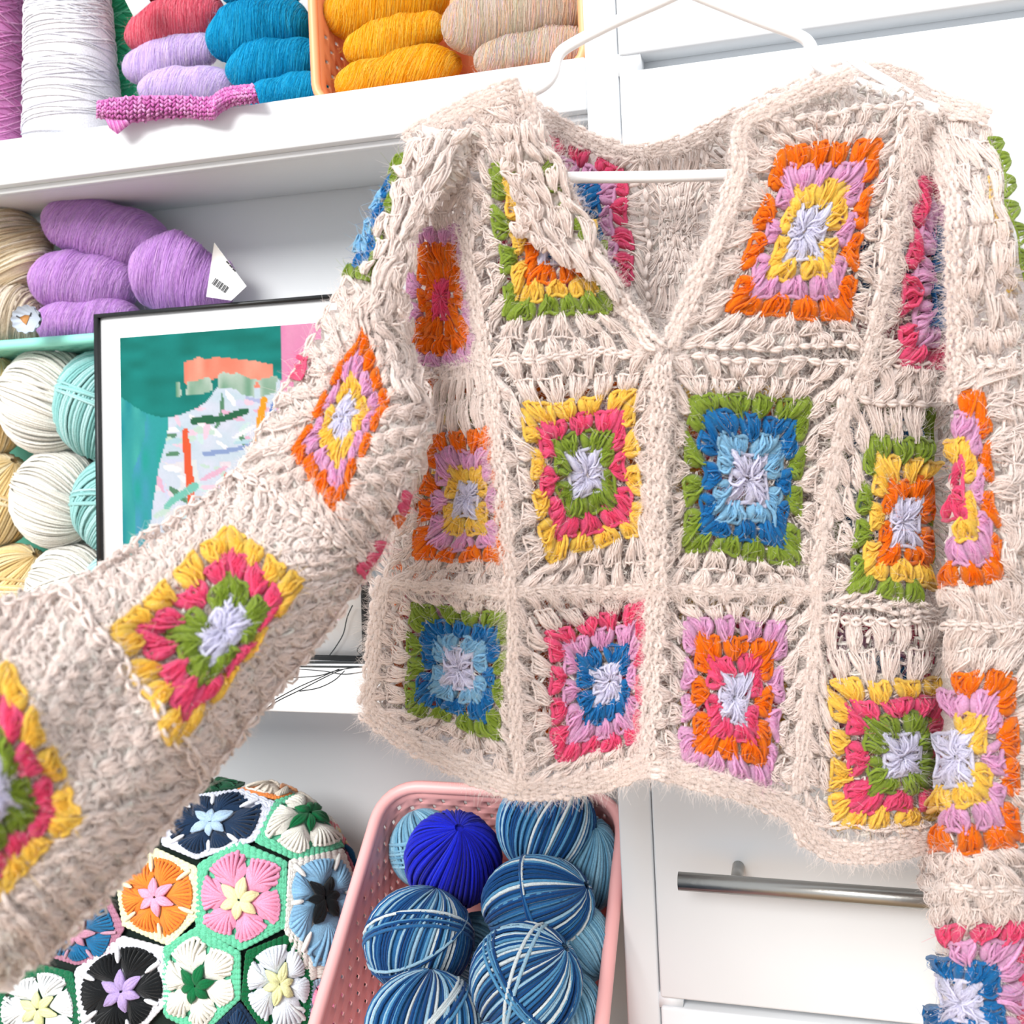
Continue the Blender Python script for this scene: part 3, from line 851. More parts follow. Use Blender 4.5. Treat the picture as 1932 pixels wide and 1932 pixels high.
# ================================================================== yarn balls, skeins, cones
def frame_from(axis, face):
    a = unit(axis); f = np.asarray(face, float); f = unit(f-a*np.dot(a, f)); s = np.cross(a, f)
    return a, f, s
def yarn_ball(name, px, py, rx, ry, y, palette, ang, label, group=None, n=80, stripe=2, wraps=None, tilt=0.35, rad=None, cat='yarn'):
    """ball of yarn: core + strands running pole to pole + loose wraps"""
    c = at_y(np.array(px, float), np.array(py, float), y)
    s = pix_size(c)
    Rx, Ry = rx*s, ry*s
    ca, sa = math.cos(math.radians(ang)), math.sin(math.radians(ang))
    ax = RGT*ca-UP*sa                       # pole axis in view plane (pixel angle, y down)
    sd = RGT*sa+UP*ca
    fwd = -FWD
    axis = unit(ax*math.cos(tilt)+fwd*math.sin(tilt)); fr = unit(fwd*math.cos(tilt)-ax*math.sin(tilt))
    S = np.diag([1, 1, 1])
    # semi axes: along view-right Rx, view-up Ry, depth mean
    def place(d):           # d: unit dirs (...,3) world -> ellipsoid surface
        return c + (d@RGT)[..., None]*RGT*Rx+(d@UP)[..., None]*UP*Ry+(d@FWD)[..., None]*FWD*(Rx+Ry)/2*0.95
    Y = Yarn()
    pal = [lin(p) for p in palette]
    V, Q = ellipsoid(np.zeros(3), np.eye(3), 24, 16)
    Y.solid(place(V)*0.965+c*0.035, Q, pal[0])
    if rad is None: rad = 2*math.pi*max(Rx, Ry)/n*0.56
    u = np.linspace(0.03, 0.97, 15)
    ci = 0
    for i in range(n):
        if i % stripe == 0 or rng.uniform() < 0.25: ci = rng.integers(0, len(pal))
        ph = 2*math.pi*(i+rng.uniform(-.4, .4))/n
        th = np.pi*(u*(1+rng.uniform(-.05, .05)))
        tw = 0.5*np.sin(th)*0.6+rng.uniform(-.06, .06)
        lon = ph+tw
        d = (np.cos(th)[:, None]*axis+np.sin(th)[:, None]*(np.cos(lon)[:, None]*fr+np.sin(lon)[:, None]*sd))
        p = place(d*(1+rng.uniform(-0.012, 0.022)))
        Y.add(p, rad*rng.uniform(0.8, 1.15)*(0.55+0.45*np.sin(th)), pal[ci]*rng.uniform(0.9, 1.08), d[None])
    for (wa, wt, wn, ww) in (wraps or []):
        waxis = unit((RGT*math.cos(math.radians(wa))-UP*math.sin(math.radians(wa)))*math.cos(wt)+fwd*math.sin(wt))
        _, f2, s2 = frame_from(waxis, fwd)
        for i in range(wn):
            lat = (i-(wn-1)/2)*ww+rng.normal(0, ww*0.3)
            ph = np.linspace(-2.0, 2.0, 15)
            wob = lat+0.05*np.sin(ph*1.3+rng.uniform(0, 6))
            d = unit(np.sin(wob)[:, None]*waxis+np.cos(wob)[:, None]*(np.cos(ph)[:, None]*f2+np.sin(ph)[:, None]*s2))
            Y.add(place(d*1.035), rad*rng.uniform(0.8, 1.1), pal[rng.integers(0, len(pal))]*rng.uniform(0.9, 1.08), d[None])
    o = Y.build(name, 'wool', None, 4, origin=c)
    tag(o, label, cat, group)
    return o
def skein(name, px, py, hl, ht, ang, y, palette, label, group=None, n=170, slant=0.5, fuzz=500, mat='mohair', rad=None, power=2.6, strand=1.0, flen=0.006, bend=0.0):
    """fluffy twisted skein lying with its long axis at pixel angle ang"""
    c = at_y(np.array(px, float), np.array(py, float), y)
    s = pix_size(c)
    Lh, Th = hl*s, ht*s
    a = math.radians(ang)
    ax = RGT*math.cos(a)-UP*math.sin(a); sd = RGT*math.sin(a)+UP*math.cos(a); fr = -FWD
    lump = rng.uniform(0, 6)
    prof = lambda t: np.power(np.clip(1-np.abs(t)**power, 0, 1), 1/2.2)
    def place(t, ph, k=1.0):
        r = Th*prof(t)*k*(1+0.05*np.sin(t*5+ph*2+lump)+0.045*np.sin(ph*3+t*4-lump)+0.03*np.sin(t*11+lump*2))
        return c+(t*Lh)[..., None]*ax+(r*np.cos(ph))[..., None]*fr*0.95+(r*np.sin(ph)-bend*s*t**2)[..., None]*sd
    Y = Yarn()
    pal = [lin(p) for p in palette]
    nt, npn = 22, 20
    T, Pm = np.meshgrid(np.linspace(-0.999, 0.999, nt), np.arange(npn)*2*np.pi/npn, indexing='ij')
    V = place(T, Pm, 0.97).reshape(-1, 3)
    i = np.arange(nt-1)[:, None]*npn; j = np.arange(npn)[None]; j2 = (j+1) % npn
    Q = np.stack([i+j, i+npn+j, i+npn+j2, i+j2], -1).reshape(-1, 4)
    Y.solid(V, Q, pal[0])
    u = np.linspace(0, 1, 11)
    if rad is None: rad = 0.00045
    t0 = rng.uniform(-1.1, 1.1, n); p0 = rng.uniform(-np.pi, np.pi, n); sl = slant*rng.uniform(0.7, 1.3, n)
    T2 = np.clip(t0[:, None]+sl[:, None]*(u-0.5)[None]+0.02*np.sin(u*7+p0[:, None]), -0.985, 0.985)
    P2 = p0[:, None]+(u-0.5)[None]*np.pi*rng.uniform(0.7, 1.1, (n, 1))
    pts = place(T2, P2, 1.0+0.01*rng.uniform(-1, 1, (n, 1)))
    ref = np.cos(P2)[..., None]*fr+np.sin(P2)[..., None]*sd
    k = np.clip(((t0+1.1)/2.2*len(pal)*2+rng.normal(0, 0.5, n)).astype(int) % len(pal), 0, len(pal)-1) if len(pal) > 3 else rng.integers(0, len(pal), n)
    cc = np.array(pal)[k]*rng.uniform(0.88, 1.1, (n, 1))
    Y.add(pts, rad*strand*rng.uniform(0.6, 1.3, (n, 1))*np.sin(np.pi*(0.08+0.84*u))[None], cc, ref)
    o = Y.build(name, mat, None, 4, origin=c)
    tag(o, label, 'yarn', group)
    if fuzz:
        tt = rng.uniform(-0.98, 0.98, fuzz); pp = rng.uniform(-np.pi*0.75, np.pi*0.75, fuzz)
        q = place(tt, pp, 1.0); nn = np.cos(pp)[:, None]*fr+np.sin(pp)[:, None]*sd
        cf = np.minimum(np.array(pal)[rng.integers(0, len(pal), fuzz)]*1.12+0.02, 0.95)
        m = fuzz*6
        tt = rng.uniform(-0.98, 0.98, m); pp = rng.uniform(-np.pi*0.8, np.pi*0.8, m)
        uu = np.linspace(-0.5, 0.5, 4)[None]
        al = rng.uniform(0.15, 0.6, (m, 1))
        tf = np.clip(tt[:, None]+slant*al*uu*1.0+rng.normal(0, 0.012, (m, 4)), -0.99, 0.99); pf = pp[:, None]+uu*np.pi*al
        fb = place(tf, pf, 1.0+np.abs(rng.normal(0, 0.022, (m, 1))))
        cm = np.minimum(np.array(pal)[rng.integers(0, len(pal), m)]*rng.uniform(0.9, 1.2, (m, 1)), 0.95)
        A_ = np.concatenate([fuzz_from(q, nn, cf, np.full(fuzz, flen), 4, 0.2, 0.8), fb])
        hair('fuzz', A_, np.concatenate([np.full(fuzz, 0.00009), np.full(m, 0.00022)]), np.concatenate([cf, cm]), o)
    return o
def cone(name, x, y, z0, z1, r0, r1, palette, label, group=None, n=110, cross=0.05, rad=0.0011):
    """yarn wound on a tapering cone, standing on the shelf"""
    c = np.array([x, y, z0])
    Y = Yarn()
    pal = [lin(p) for p in palette]
    nu = 32
    ph = np.arange(nu)*2*np.pi/nu
    zs = np.array([0, 0, 0.03, 0.5, 0.97, 1.0, 1.0]); rs = np.array([0.0, r0*0.94, r0, (r0+r1)/2, r1, r1*0.9, 0.0])
    V = np.array([[rs[i]*math.cos(p), rs[i]*math.sin(p), zs[i]*(z1-z0)] for i in range(7) for p in ph])*np.array([0.985, 0.985, 1])+c
    i = np.arange(6)[:, None]*nu; j = np.arange(nu)[None]; j2 = (j+1) % nu
    Y.solid(V, np.stack([i+j, i+j2, i+nu+j2, i+nu+j], -1).reshape(-1, 4), pal[0])
    a = np.linspace(0, 2*np.pi, 29)
    for k in range(n):
        zc = rng.uniform(0.03, 0.97)
        off = rng.uniform(0, 6.28)
        zz = np.clip(zc+cross*np.sin(a+off)+0.006*np.sin(3*a+off), 0.005, 0.995)
        rr = (r0+(r1-r0)*zz)*(1+rng.uniform(-0.004, 0.012))
        p = np.stack([rr*np.cos(a), rr*np.sin(a), zz*(z1-z0)], -1)+c
        ref = np.stack([np.cos(a), np.sin(a), 0*a], -1)
        Y.add(p, rad*rng.uniform(0.6, 1.1), pal[rng.integers(0, len(pal))]*rng.uniform(0.92, 1.06), ref[None])
    o = Y.build(name, 'wool', None, 4, origin=c)
    tag(o, label, 'yarn', group)
    return o

# ---- baskets
def basket(name, O, X, Yv, N, w, h, d, mat, label, corner=0.03, taper=0.88, nslit=34, rows=5, slit_frac=0.28, rim=0.0055):
    """O: centre of the opening; X,Yv: opening axes; N: direction into the basket"""
    X, Yv, N = unit(X), unit(Yv), unit(N)
    e = empty(name, O)
    tag(e, label, 'basket')
    def perim(w_, h_, c_, npt):
        pts = []
        k = 7
        for (sx, sy, a0) in ((1, 1, 0), (-1, 1, 90), (-1, -1, 180), (1, -1, 270)):
            for a in np.linspace(a0, a0+90, k):
                pts.append((sx*(w_/2-c_)+c_*math.cos(math.radians(a)), sy*(h_/2-c_)+c_*math.sin(math.radians(a))))
        pts = np.array(pts+[pts[0]])
        L = np.concatenate([[0], np.cumsum(np.linalg.norm(np.diff(pts, axis=0), axis=1))])
        t = np.arange(npt)/npt*L[-1]
        return np.stack([np.interp(t, L, pts[:, 0]), np.interp(t, L, pts[:, 1])], -1)
    # columns: nslit periods of (gap, slit, gap, slit); rows alternate
    per = int(2*(w+h)/0.026)
    frac = np.array([0.0, 0.34, 0.50, 0.84])
    tcol = ((np.arange(per)[:, None]+frac[None])/per).ravel()
    ncol = len(tcol)
    dense = perim(w, h, corner, 2000)
    dense2 = perim(w*taper, h*taper, corner*taper, 2000)
    idx = (tcol*2000).astype(int) % 2000
    vrow = [0.0, 0.10]
    nr = rows*2
    for r in range(nr):
        base = 0.10+0.86*r/nr
        vrow += [base+0.86/nr*0.18, base+0.86/nr*0.92]
    vrow.append(1.0)
    vrow = np.array(sorted(set(np.round(vrow, 5))))
    P2 = np.array([dense[idx]*(1-v)+dense2[idx]*v for v in vrow])
    V = O+P2[..., 0][..., None]*X+P2[..., 1][..., None]*Yv+(vrow*d)[:, None, None]*N
    nv = len(vrow)
    Q = []
    for i in range(nv-1):
        r = (i-2)//2
        is_row = i >= 2 and (i-2) % 2 == 0 and r < nr
        for j in range(ncol):
            s = j % 4
            if is_row and ((r % 2 == 0 and s == 1) or (r % 2 == 1 and s == 3)):
                continue
            j2 = (j+1) % ncol
            Q.append([i*ncol+j, i*ncol+j2, (i+1)*ncol+j2, (i+1)*ncol+j])
    wl = mesh_np('wall', V.reshape(-1, 3), Q, mat, e, smooth=True)
    sm = wl.modifiers.new('thick', 'SOLIDIFY'); sm.thickness = 0.0022; sm.offset = 0
    rp = perim(w+rim, h+rim, corner+rim/2, 140)
    rp = np.concatenate([rp, rp[:1]])
    R = O+rp[:, :1]*X+rp[:, 1:]*Yv
    y = Yarn(); y.add(R, rim, (1, 1, 1), N[None])
    Vr, Qr, Cr = y.arrays(10)
    mesh_np('rim', Vr, Qr, mat, e)
    b = perim(w*taper, h*taper, corner*taper, 60)
    Vb = np.concatenate([[O+N*d], O+N*d+b[:, :1]*X+b[:, 1:]*Yv])
    T = [[0, 1+i, 1+(i+1) % 60] for i in range(60)]
    bo = mesh_np('base', Vb, None, mat, e, tris=T, smooth=False)
    sm = bo.modifiers.new('thick', 'SOLIDIFY'); sm.thickness = 0.003; sm.offset = 0
    return e
XA, YA, ZA = np.array([1., 0, 0]), np.array([0, 1., 0]), np.array([0, 0, 1.])

# ---- top shelf
cone('yarn_cone', -0.905, 0.075, ZU1, ZU1+0.30, 0.060, 0.045, ['#e090cc', '#eaa8d8', '#d47ebe'], 'mauve pink yarn cone beside the white yarn cone', 'cones of yarn on the top shelf', cross=0.10)
cone('yarn_cone', -0.770, 0.058, ZU1, ZU1+0.30, 0.0540, 0.038, ['#f2f2f8', '#fbfbff', '#e6e6f0'], 'white yarn cone between the mauve cone and the green cone', 'cones of yarn on the top shelf', cross=0.03)
cone('yarn_cone', -0.742, 0.137, ZU1, ZU1+0.30, 0.038, 0.033, ['#3cc48c', '#70dcb0', '#28a874'], 'emerald green yarn cone behind the white cone', 'cones of yarn on the top shelf', cross=0.10)
MOH = 'fluffy mohair skeins on the top shelf'
TEAL = ['#1aacd8', '#36c2e6', '#129cc6']
LIL = ['#e6d4f8', '#f0e4fc', '#dac6f0']
skein('mohair_skein', 352, 162, 92, 34, -5, 0.062, LIL, 'pale lilac mohair skein at the bottom, behind the pink crocheted strip', MOH)
skein('mohair_skein', 322, 112, 92, 40, -16, 0.080, LIL, 'pale lilac mohair skein squeezed under the rose red skein', MOH)
skein('mohair_skein', 330, 45, 98, 44, -20, 0.085, ['#ec7c90', '#f4a0ae', '#e06880'], 'rose red mohair skein lying on the lilac skeins', MOH)
skein('mohair_skein', 330, -50, 90, 44, -15, 0.10, ['#b82a3a', '#cc4452'], 'dark red mohair skein on top of the rose red one', MOH)
skein('mohair_skein', 545, 172, 80, 30, -9, 0.060, TEAL, 'turquoise blue mohair skein lowest of its stack, on the shelf board', MOH)
skein('mohair_skein', 520, 122, 95, 45, -10, 0.075, TEAL, 'turquoise blue mohair skein in the middle of its stack', MOH)
skein('mohair_skein', 488, 60, 100, 56, -14, 0.085, TEAL, 'plump turquoise blue mohair skein resting on two others', MOH)
skein('mohair_skein', 500, -40, 95, 50, -8, 0.095, TEAL, 'turquoise blue mohair skein at the top of its stack', MOH)
lab = at_y(np.array([234., 252., 284., 262.]), np.array([-4., 32., 4., -30.]), 0.028)
pt = mesh_np('paper_band', lab, [[0, 1, 2, 3]], 'paper', None, smooth=False, origin=lab.mean(0))
sm = pt.modifiers.new('thick', 'SOLIDIFY'); sm.thickness = 0.0006
tag(pt, 'small white paper label tucked beside the rose red skein', 'label')

# orange basket lying on its side, opening towards the room
x0 = at_y(np.array(588.), np.array(100.), 0.040)[0]
bw = (DX0-0.004)-x0
basket('storage_basket', np.array([x0+bw/2, 0.040, ZU1+0.007+0.135]), XA, ZA, YA, bw-0.012, 0.27, 0.128, 'plastic_orange', 'orange plastic basket lying on its side, full of mustard and speckled skeins', corner=0.018, taper=0.93, rim=0.005)
GLD = ['#fac42c', '#ffd863', '#f0b01c']
SPK = ['#dcd0c0', '#e6ddd0', '#ecc6b0', '#cfcabf', '#dccada', '#f0d0a8', '#cdd0b8']
OB = 'skeins in the orange basket'
skein('mohair_skein', 752, 142, 122, 44, -12, 0.075, GLD, 'mustard yellow mohair skein at the bottom of the orange basket', OB, slant=0.7, strand=0.6)
skein('mohair_skein', 745, 74, 100, 42, -17, 0.078, GLD, 'narrow mustard yellow mohair skein between two others', OB, slant=0.5, strand=0.6)
skein('mohair_skein', 728, 8, 122, 60, -12, 0.085, GLD, 'large mustard yellow mohair skein on top in the orange basket', OB, slant=0.5, strand=0.6)
skein('mohair_skein', 1010, 100, 118, 42, -9, 0.070, SPK, 'narrow speckled pastel skein under the large speckled one', OB, slant=0.25, fuzz=250, strand=0.7)
skein('mohair_skein', 980, 30, 150, 64, -12, 0.080, SPK, 'large speckled beige and pastel skein in the orange basket', OB, slant=0.3, fuzz=250, strand=0.7)

# ---- crocheted mauve strip over the shelf edge
def strip_fabric():
    Y = Yarn()
    top = smooth_path([(183, 190), (240, 182), (330, 180), (395, 183), (412, 172), (440, 162), (478, 158)], 60)
    bt = smooth_path([(182, 222), (240, 232), (330, 222), (395, 226), (412, 215), (440, 200), (488, 194)], 60)
    rows = 6
    m = 34
    col = [lin(c) for c in ('#d67fc0', '#e29bd0', '#c766ae')]
    def sp(u, v):
        i = u*59
        x = np.interp(i, range(60), top[:, 0])*(1-v)+np.interp(i, range(60), bt[:, 0])*v
        y = np.interp(i, range(60), top[:, 1])*(1-v)+np.interp(i, range(60), bt[:, 1])*v
        return x, y
    def sy(u, v): return -0.010-0.010*np.sin(np.pi*np.clip(v, 0, 1))-0.004*np.sin(u*14)
    for r in range(rows):
        for j in range(m):
            for sgn in (-1, 1):
                t = np.linspace(0, 1, 6)
                u = (j+0.5+sgn*(0.05+0.42*t))/m; v = (r+0.05+t*1.05)/rows
                x, y = sp(np.clip(u, 0, 1), v+rng.normal(0, 0.02))
                p = at_y(x, y, sy(u, v)-0.003*np.sin(np.pi*t))
                Y.add(p, 0.0013*np.array([0.7, 1, 1.1, 1.1, 1, 0.7]), col[rng.integers(0, 3)], np.array([0, -1., 0.2]))
    gu, gv = np.meshgrid(np.linspace(0, 1, 40), np.linspace(0, 1, 8), indexing='ij')
    x, y = sp(gu.ravel(), gv.ravel())
    V = at_y(x, y, sy(gu.ravel(), gv.ravel())+0.0015)
    i = np.arange(39)[:, None]*8; j = np.arange(7)[None]
    Y.solid(V, np.stack([i+j, i+j+1, i+8+j+1, i+8+j], -1).reshape(-1, 4), lin('#d67fc0'))
    # the drooping corner
    for k in range(14):
        t = np.linspace(0, 1, 6)
        x = 205+k*2.6+8*t-4; y = 224+t*(28-abs(k-5)*2.2)
        p = at_y(x, y, -0.018-0.003*np.sin(np.pi*t)+0*t)
        Y.add(p, 0.0014, col[k % 3], np.array([0, -1., 0.2]))
    o = Y.build('crocheted_strip', 'wool', None, 5, origin=at_y(np.array(330.), np.array(205.), -0.012))
    return tag(o, 'mauve pink crocheted strip hanging over the shelf edge', 'crochet')
strip_fabric()

# ---- middle shelf: teal basket with balls, skeins on top of it
zt = at_y(np.array(90.), np.array(640.), 0.058)[2]
bx1 = -0.655
bw = 0.52
basket('storage_basket', np.array([bx1-bw/2, 0.058, ZL1+0.006+(zt-ZL1-0.012)/2]), XA, ZA, YA, bw, zt-ZL1-0.012, 0.112, 'plastic_teal', 'mint green plastic basket on its side, filled with pastel yarn balls', corner=0.02, taper=0.95, rim=0.006)
PB = 'pastel yarn balls in the mint basket'
WHT = ['#f6f3ea', '#fdfaf2', '#e9e5dc']; YEL = ['#fbe3ae', '#fff0cc', '#f2d292']; AQ = ['#a6dcda', '#bfeaea', '#8fcac8']
rows_b = [('upper', [(-22, 765, 70, 98, YEL), (98, 757, 92, 100, WHT), (196, 765, 86, 102, AQ)]),
          ('middle', [(-8, 942, 74, 88, YEL), (112, 940, 84, 92, WHT), (226, 952, 84, 92, AQ)]),
          ('bottom', [(30, 1112, 72, 84, YEL), (140, 1112, 84, 86, WHT), (240, 1120, 84, 84, AQ)])]
for rn, L in rows_b:
    for (px, py, rx, ry, pal), cn in zip(L, ('pale yellow', 'ivory white', 'pale aqua')):
        yarn_ball('yarn_ball', px, py, rx, ry, 0.112, pal, rng.uniform(-70, -40) if cn != 'ivory white' else 20, f'{cn} wool ball in the {rn} row of the mint basket', PB, n=104, wraps=[(rng.uniform(40, 110), 0.2, 5, 0.05)], tilt=0.2)
ORC = ['#deb6ec', '#e8c8f4', '#d2a6e0']
MS = 'skeins lying on the mint basket'
skein('wool_skein', 15, 478, 85, 78, 60, 0.11, ['#e8d8bc', '#f2e6d0', '#d8c4a2'], 'beige wool skein behind the orchid mohair skeins', MS, slant=0.2, fuzz=80, mat='wool', rad=0.002, n=110)
skein('wool_skein', 12, 592, 75, 58, 10, 0.095, ['#d9cbb6', '#e8dccb', '#c7b79f'], 'pale beige skein carrying a sheep shaped tag', MS, slant=0.3, fuzz=80, mat='wool', rad=0.002, n=100)
skein('mohair_skein', 200, 437, 122, 56, 14, 0.115, ORC, 'orchid purple mohair skein on top of the pile', MS, n=200, slant=0.4)
skein('mohair_skein', 160, 532, 104, 56, 3, 0.105, ORC, 'orchid purple mohair skein in the middle of the pile', MS, n=200, slant=0.4)
skein('mohair_skein', 168, 606, 100, 44, -3, 0.098, ORC, 'orchid purple mohair skein resting on the mint basket rim', MS, n=200, slant=0.4)
sk = skein('mohair_skein', 345, 527, 100, 74, 28, 0.105, ORC, 'orchid purple mohair skein with a white barcode label', MS, n=220, slant=-0.7)
# its paper label with barcode
lp = [(404, 458), (465, 540), (436, 567), (389, 560)]
def plate(name, pix, y, mat, parent, thick=0.0008):
    Vp = at_y(np.array([p[0] for p in pix], float), np.array([p[1] for p in pix], float), y)
    nV = len(Vp)
    Vf = np.concatenate([Vp, Vp+np.array([0, thick, 0])])
    T = [[0, i, i+1] for i in range(1, nV-1)]+[[nV, nV+i+1, nV+i] for i in range(1, nV-1)]
    Qs = [[i, (i+1) % nV, nV+(i+1) % nV, nV+i] for i in range(nV)]
    return mesh_np(name, Vp if False else Vf, Qs, mat, parent, tris=T, smooth=False)
tg = plate('paper_label', lp, 0.022, 'paper', sk)
b0, b1 = np.array([407., 524.]), np.array([434., 543.])
t = unit(b1-b0); nv = np.array([-t[1], t[0]])
for k in range(11):
    p = b0+(b1-b0)*k/11
    w_ = (1.0, 1.7, 0.8, 1.4)[k % 4]
    plate('barcode_bar', [p, p+t*w_, p+t*w_+nv*14, p+nv*14], 0.0212, 'ink', tg, 0.0003)
for k in range(3):
    p = np.array([428., 492.])+np.array([6., 7.])*k
    plate('print_mark', [p, p+np.array([5, 5.]), p+np.array([3, 7.]), p+np.array([-2, 2.])], 0.0212, 'ink', tg, 0.0003)
# sheep tag
sh = [(48+(27+1.6*math.cos(12*a))*math.cos(a), 602+(26+1.6*math.cos(12*a))*math.sin(a)) for a in np.linspace(0, 2*math.pi, 60, endpoint=False)]
sg = plate('sheep_tag', sh, 0.018, 'tag_grey', None, 0.0025)
tag(sg, 'grey scalloped sheep shaped tag hanging on the pale beige skein', 'tag')
plate('sheep_face', [(36, 599), (47, 594), (56, 595), (53, 603), (49, 613), (43, 608)], 0.0172, 'tag_brown', sg, 0.0006)
plate('sheep_ear', [(30, 597), (31, 595), (38, 599), (37, 601)], 0.0170, 'ink', sg, 0.0006)
plate('sheep_ear', [(55, 596), (58, 589), (59, 590), (57, 597)], 0.0170, 'ink', sg, 0.0006)

# ---- framed print leaning on the basket
BR = at_z(np.array(704.), np.array(1243.), ZL1+0.0005)
BR[1] = max(BR[1], 0.02)
TL = at_y(np.array(184.), np.array(594.), 0.036)
W_ = BR[0]-TL[0]-0.0
tl, br = TL, BR
lean = 0.016
ztop = TL[2]
dx_shear = 0.006
fr_e = empty('picture_frame', (TL[0]+W_/2, BR[1], ZL1))
tag(fr_e, 'thin black frame with white mat and abstract teal and pink print', 'picture frame')
def fpt(u, v, off=0.0):
    """u 0..1 left to right, v 0..1 top to bottom, off towards the room"""
    x = TL[0]+W_*u+dx_shear*0*(v-0.5)
    z = ztop+(ZL1+0.0005-ztop)*v
    yy = (BR[1]+lean)*(1-v)+BR[1]*v
    return np.stack([x+0*v, yy-off+0*u, z+0*u], -1)
def fbox(name, u0, u1, v0, v1, o0, o1, mat):
    U = np.array([u0, u1, u1, u0]); Vv = np.array([v0, v0, v1, v1])
    V = np.concatenate([fpt(U, Vv, o1), fpt(U, Vv, o0)])
    Q = [[0, 3, 2, 1], [4, 5, 6, 7], [0, 1, 5, 4], [1, 2, 6, 5], [2, 3, 7, 6], [3, 0, 4, 7]]
    return mesh_np(name, V, Q, mat, fr_e, smooth=False)
fu, fv = 0.016, 0.011
fbox('frame_bar', 0, 1, 0, fv, 0, 0.010, 'frame_black'); fbox('frame_bar', 0, 1, 1-fv, 1, 0, 0.010, 'frame_black')
fbox('frame_bar', 0, fu, fv, 1-fv, 0, 0.010, 'frame_black'); fbox('frame_bar', 1-fu*1.4, 1, fv, 1-fv, 0, 0.010, 'frame_black')
fbox('mat_board', fu, 1-fu*1.4, fv, 1-fv, 0.001, 0.005, 'paper')
# abstract print: free fields and strokes of teal, pink, coral and mint
nu_, nv_ = 150, 190
gu, gv = np.meshgrid(np.linspace(0, 1, nu_), np.linspace(0, 1, nv_), indexing='ij')
def vnoise(u, v, s, seed):
    g = np.random.default_rng(seed).uniform(size=(64, 64))
    x = u*s; y = v*s
    i = x.astype(int); j = y.astype(int); a = x-i; b = y-j
    a = a*a*(3-2*a); b = b*b*(3-2*b)
    return g[i, j]*(1-a)*(1-b)+g[i+1, j]*a*(1-b)+g[i, j+1]*(1-a)*b+g[i+1, j+1]*a*b
wob = (vnoise(gu, gv, 6, 1)-0.5)*0.07
n1 = vnoise(gu, gv*0.35, 26, 2); n2 = vnoise(gu*0.4, gv, 30, 3)
img = np.zeros((nu_, nv_, 3))
def paint(mask, c, c2=None, nz=None):
    a = lin(c)
    b = a if c2 is None else lin(c2)
    k = (n1 if nz is None else nz)[..., None]
    img[mask] = (a*(1-k)+b*k)[mask]*0.58
U_, V_ = gu+wob, gv+wob*0.8
paint(U_ > -9, '#dcdff0', '#c4dae6', n2)
paint((n2 > 0.55) & (V_ > 0.45), '#f0d4e4', '#d8eee8', n1)
ra = np.random.default_rng(5)
for k in range(170):
    a0, b0_ = ra.uniform(0.2, 1.0), ra.uniform(0.2, 1.0)
    l_, th_ = ra.uniform(0.02, 0.07), ra.normal(0.15, 0.5)
    dist = np.hypot(((U_-a0)*math.cos(th_)+(V_-b0_)*math.sin(th_))/l_, (-(U_-a0)*math.sin(th_)+(V_-b0_)*math.cos(th_))/ra.uniform(0.006, 0.014))
    paint(dist < 1, ['#f0cfe0', '#cfe8e6', '#d4d8f0', '#f7f5f6', '#b8d8e4', '#e8b8d0', '#5f8f70', '#c8e0d4', '#b4bce0'][ra.integers(0, 9)])
paint(U_+0.15*V_ < 0.26, '#2aa79a', '#4f9fc4')
paint(U_+0.10*V_ < 0.13, '#1f8f9a', '#4cb6ae')
paint((V_ < 0.22+0.06*np.sin(U_*7)) & (U_ < 0.74), '#17766c', '#1f8f88', n2)
paint((U_ > 0.74) & (V_ < 0.34-0.1*(U_-0.74)), '#ecA3c4', '#e68cb8')
paint((U_ > 0.80) & (V_ >= 0.30), '#f0c0d2', '#dfe6ee', n2)
paint((np.abs(V_-0.115-0.05*U_) < 0.035+0.02*n1) & (U_ > 0.30) & (U_ < 0.70), '#f0826a', '#f0a890')
paint((np.abs(V_-0.185) < 0.018+0.02*n2) & (U_ > 0.26) & (U_ < 0.72) & (n1 > 0.35), '#dfe8e0', '#5f9a78', n1)
for (a0, b0_, a1, b1_, w_, c) in ((0.30, 0.34, 0.42, 0.92, 0.016, '#e8603c'), (0.66, 0.24, 0.60, 0.55, 0.02, '#f4a42c'), (0.71, 0.26, 0.66, 0.6, 0.012, '#5a86c8'), (0.50, 0.50, 0.44, 0.78, 0.009, '#e2644c'),
                              (0.56, 0.48, 0.64, 0.74, 0.008, '#e2644c'), (0.34, 0.30, 0.58, 0.27, 0.014, '#2f6a4c'), (0.40, 0.42, 0.62, 0.39, 0.012, '#8fa4d0'), (0.46, 0.62, 0.68, 0.58, 0.010, '#f0b8d0'), (0.24, 0.62, 0.36, 0.55, 0.02, '#7cc8b8'), (0.36, 0.86, 0.50, 0.82, 0.02, '#2f5f9c')):
    dxx, dyy = a1-a0, b1_-b0_
    tt = np.clip(((U_-a0)*dxx+(V_-b0_)*dyy)/(dxx*dxx+dyy*dyy), 0, 1)
    dist = np.hypot(U_-a0-tt*dxx, (V_-b0_-tt*dyy)*1.25)
    paint(dist < w_*(0.7+0.6*n2), c)
au, av = 0.095+gu*0.80, 0.075+gv*0.82
Va = fpt(au.ravel(), av.ravel(), 0.0056)
i = np.arange(nu_-1)[:, None]*nv_; j = np.arange(nv_-1)[None]
mesh_np('art_print', Va, np.stack([i+j, i+j+1, i+nv_+j+1, i+nv_+j], -1).reshape(-1, 4), 'print', fr_e, col=img.reshape(-1, 3), smooth=False)

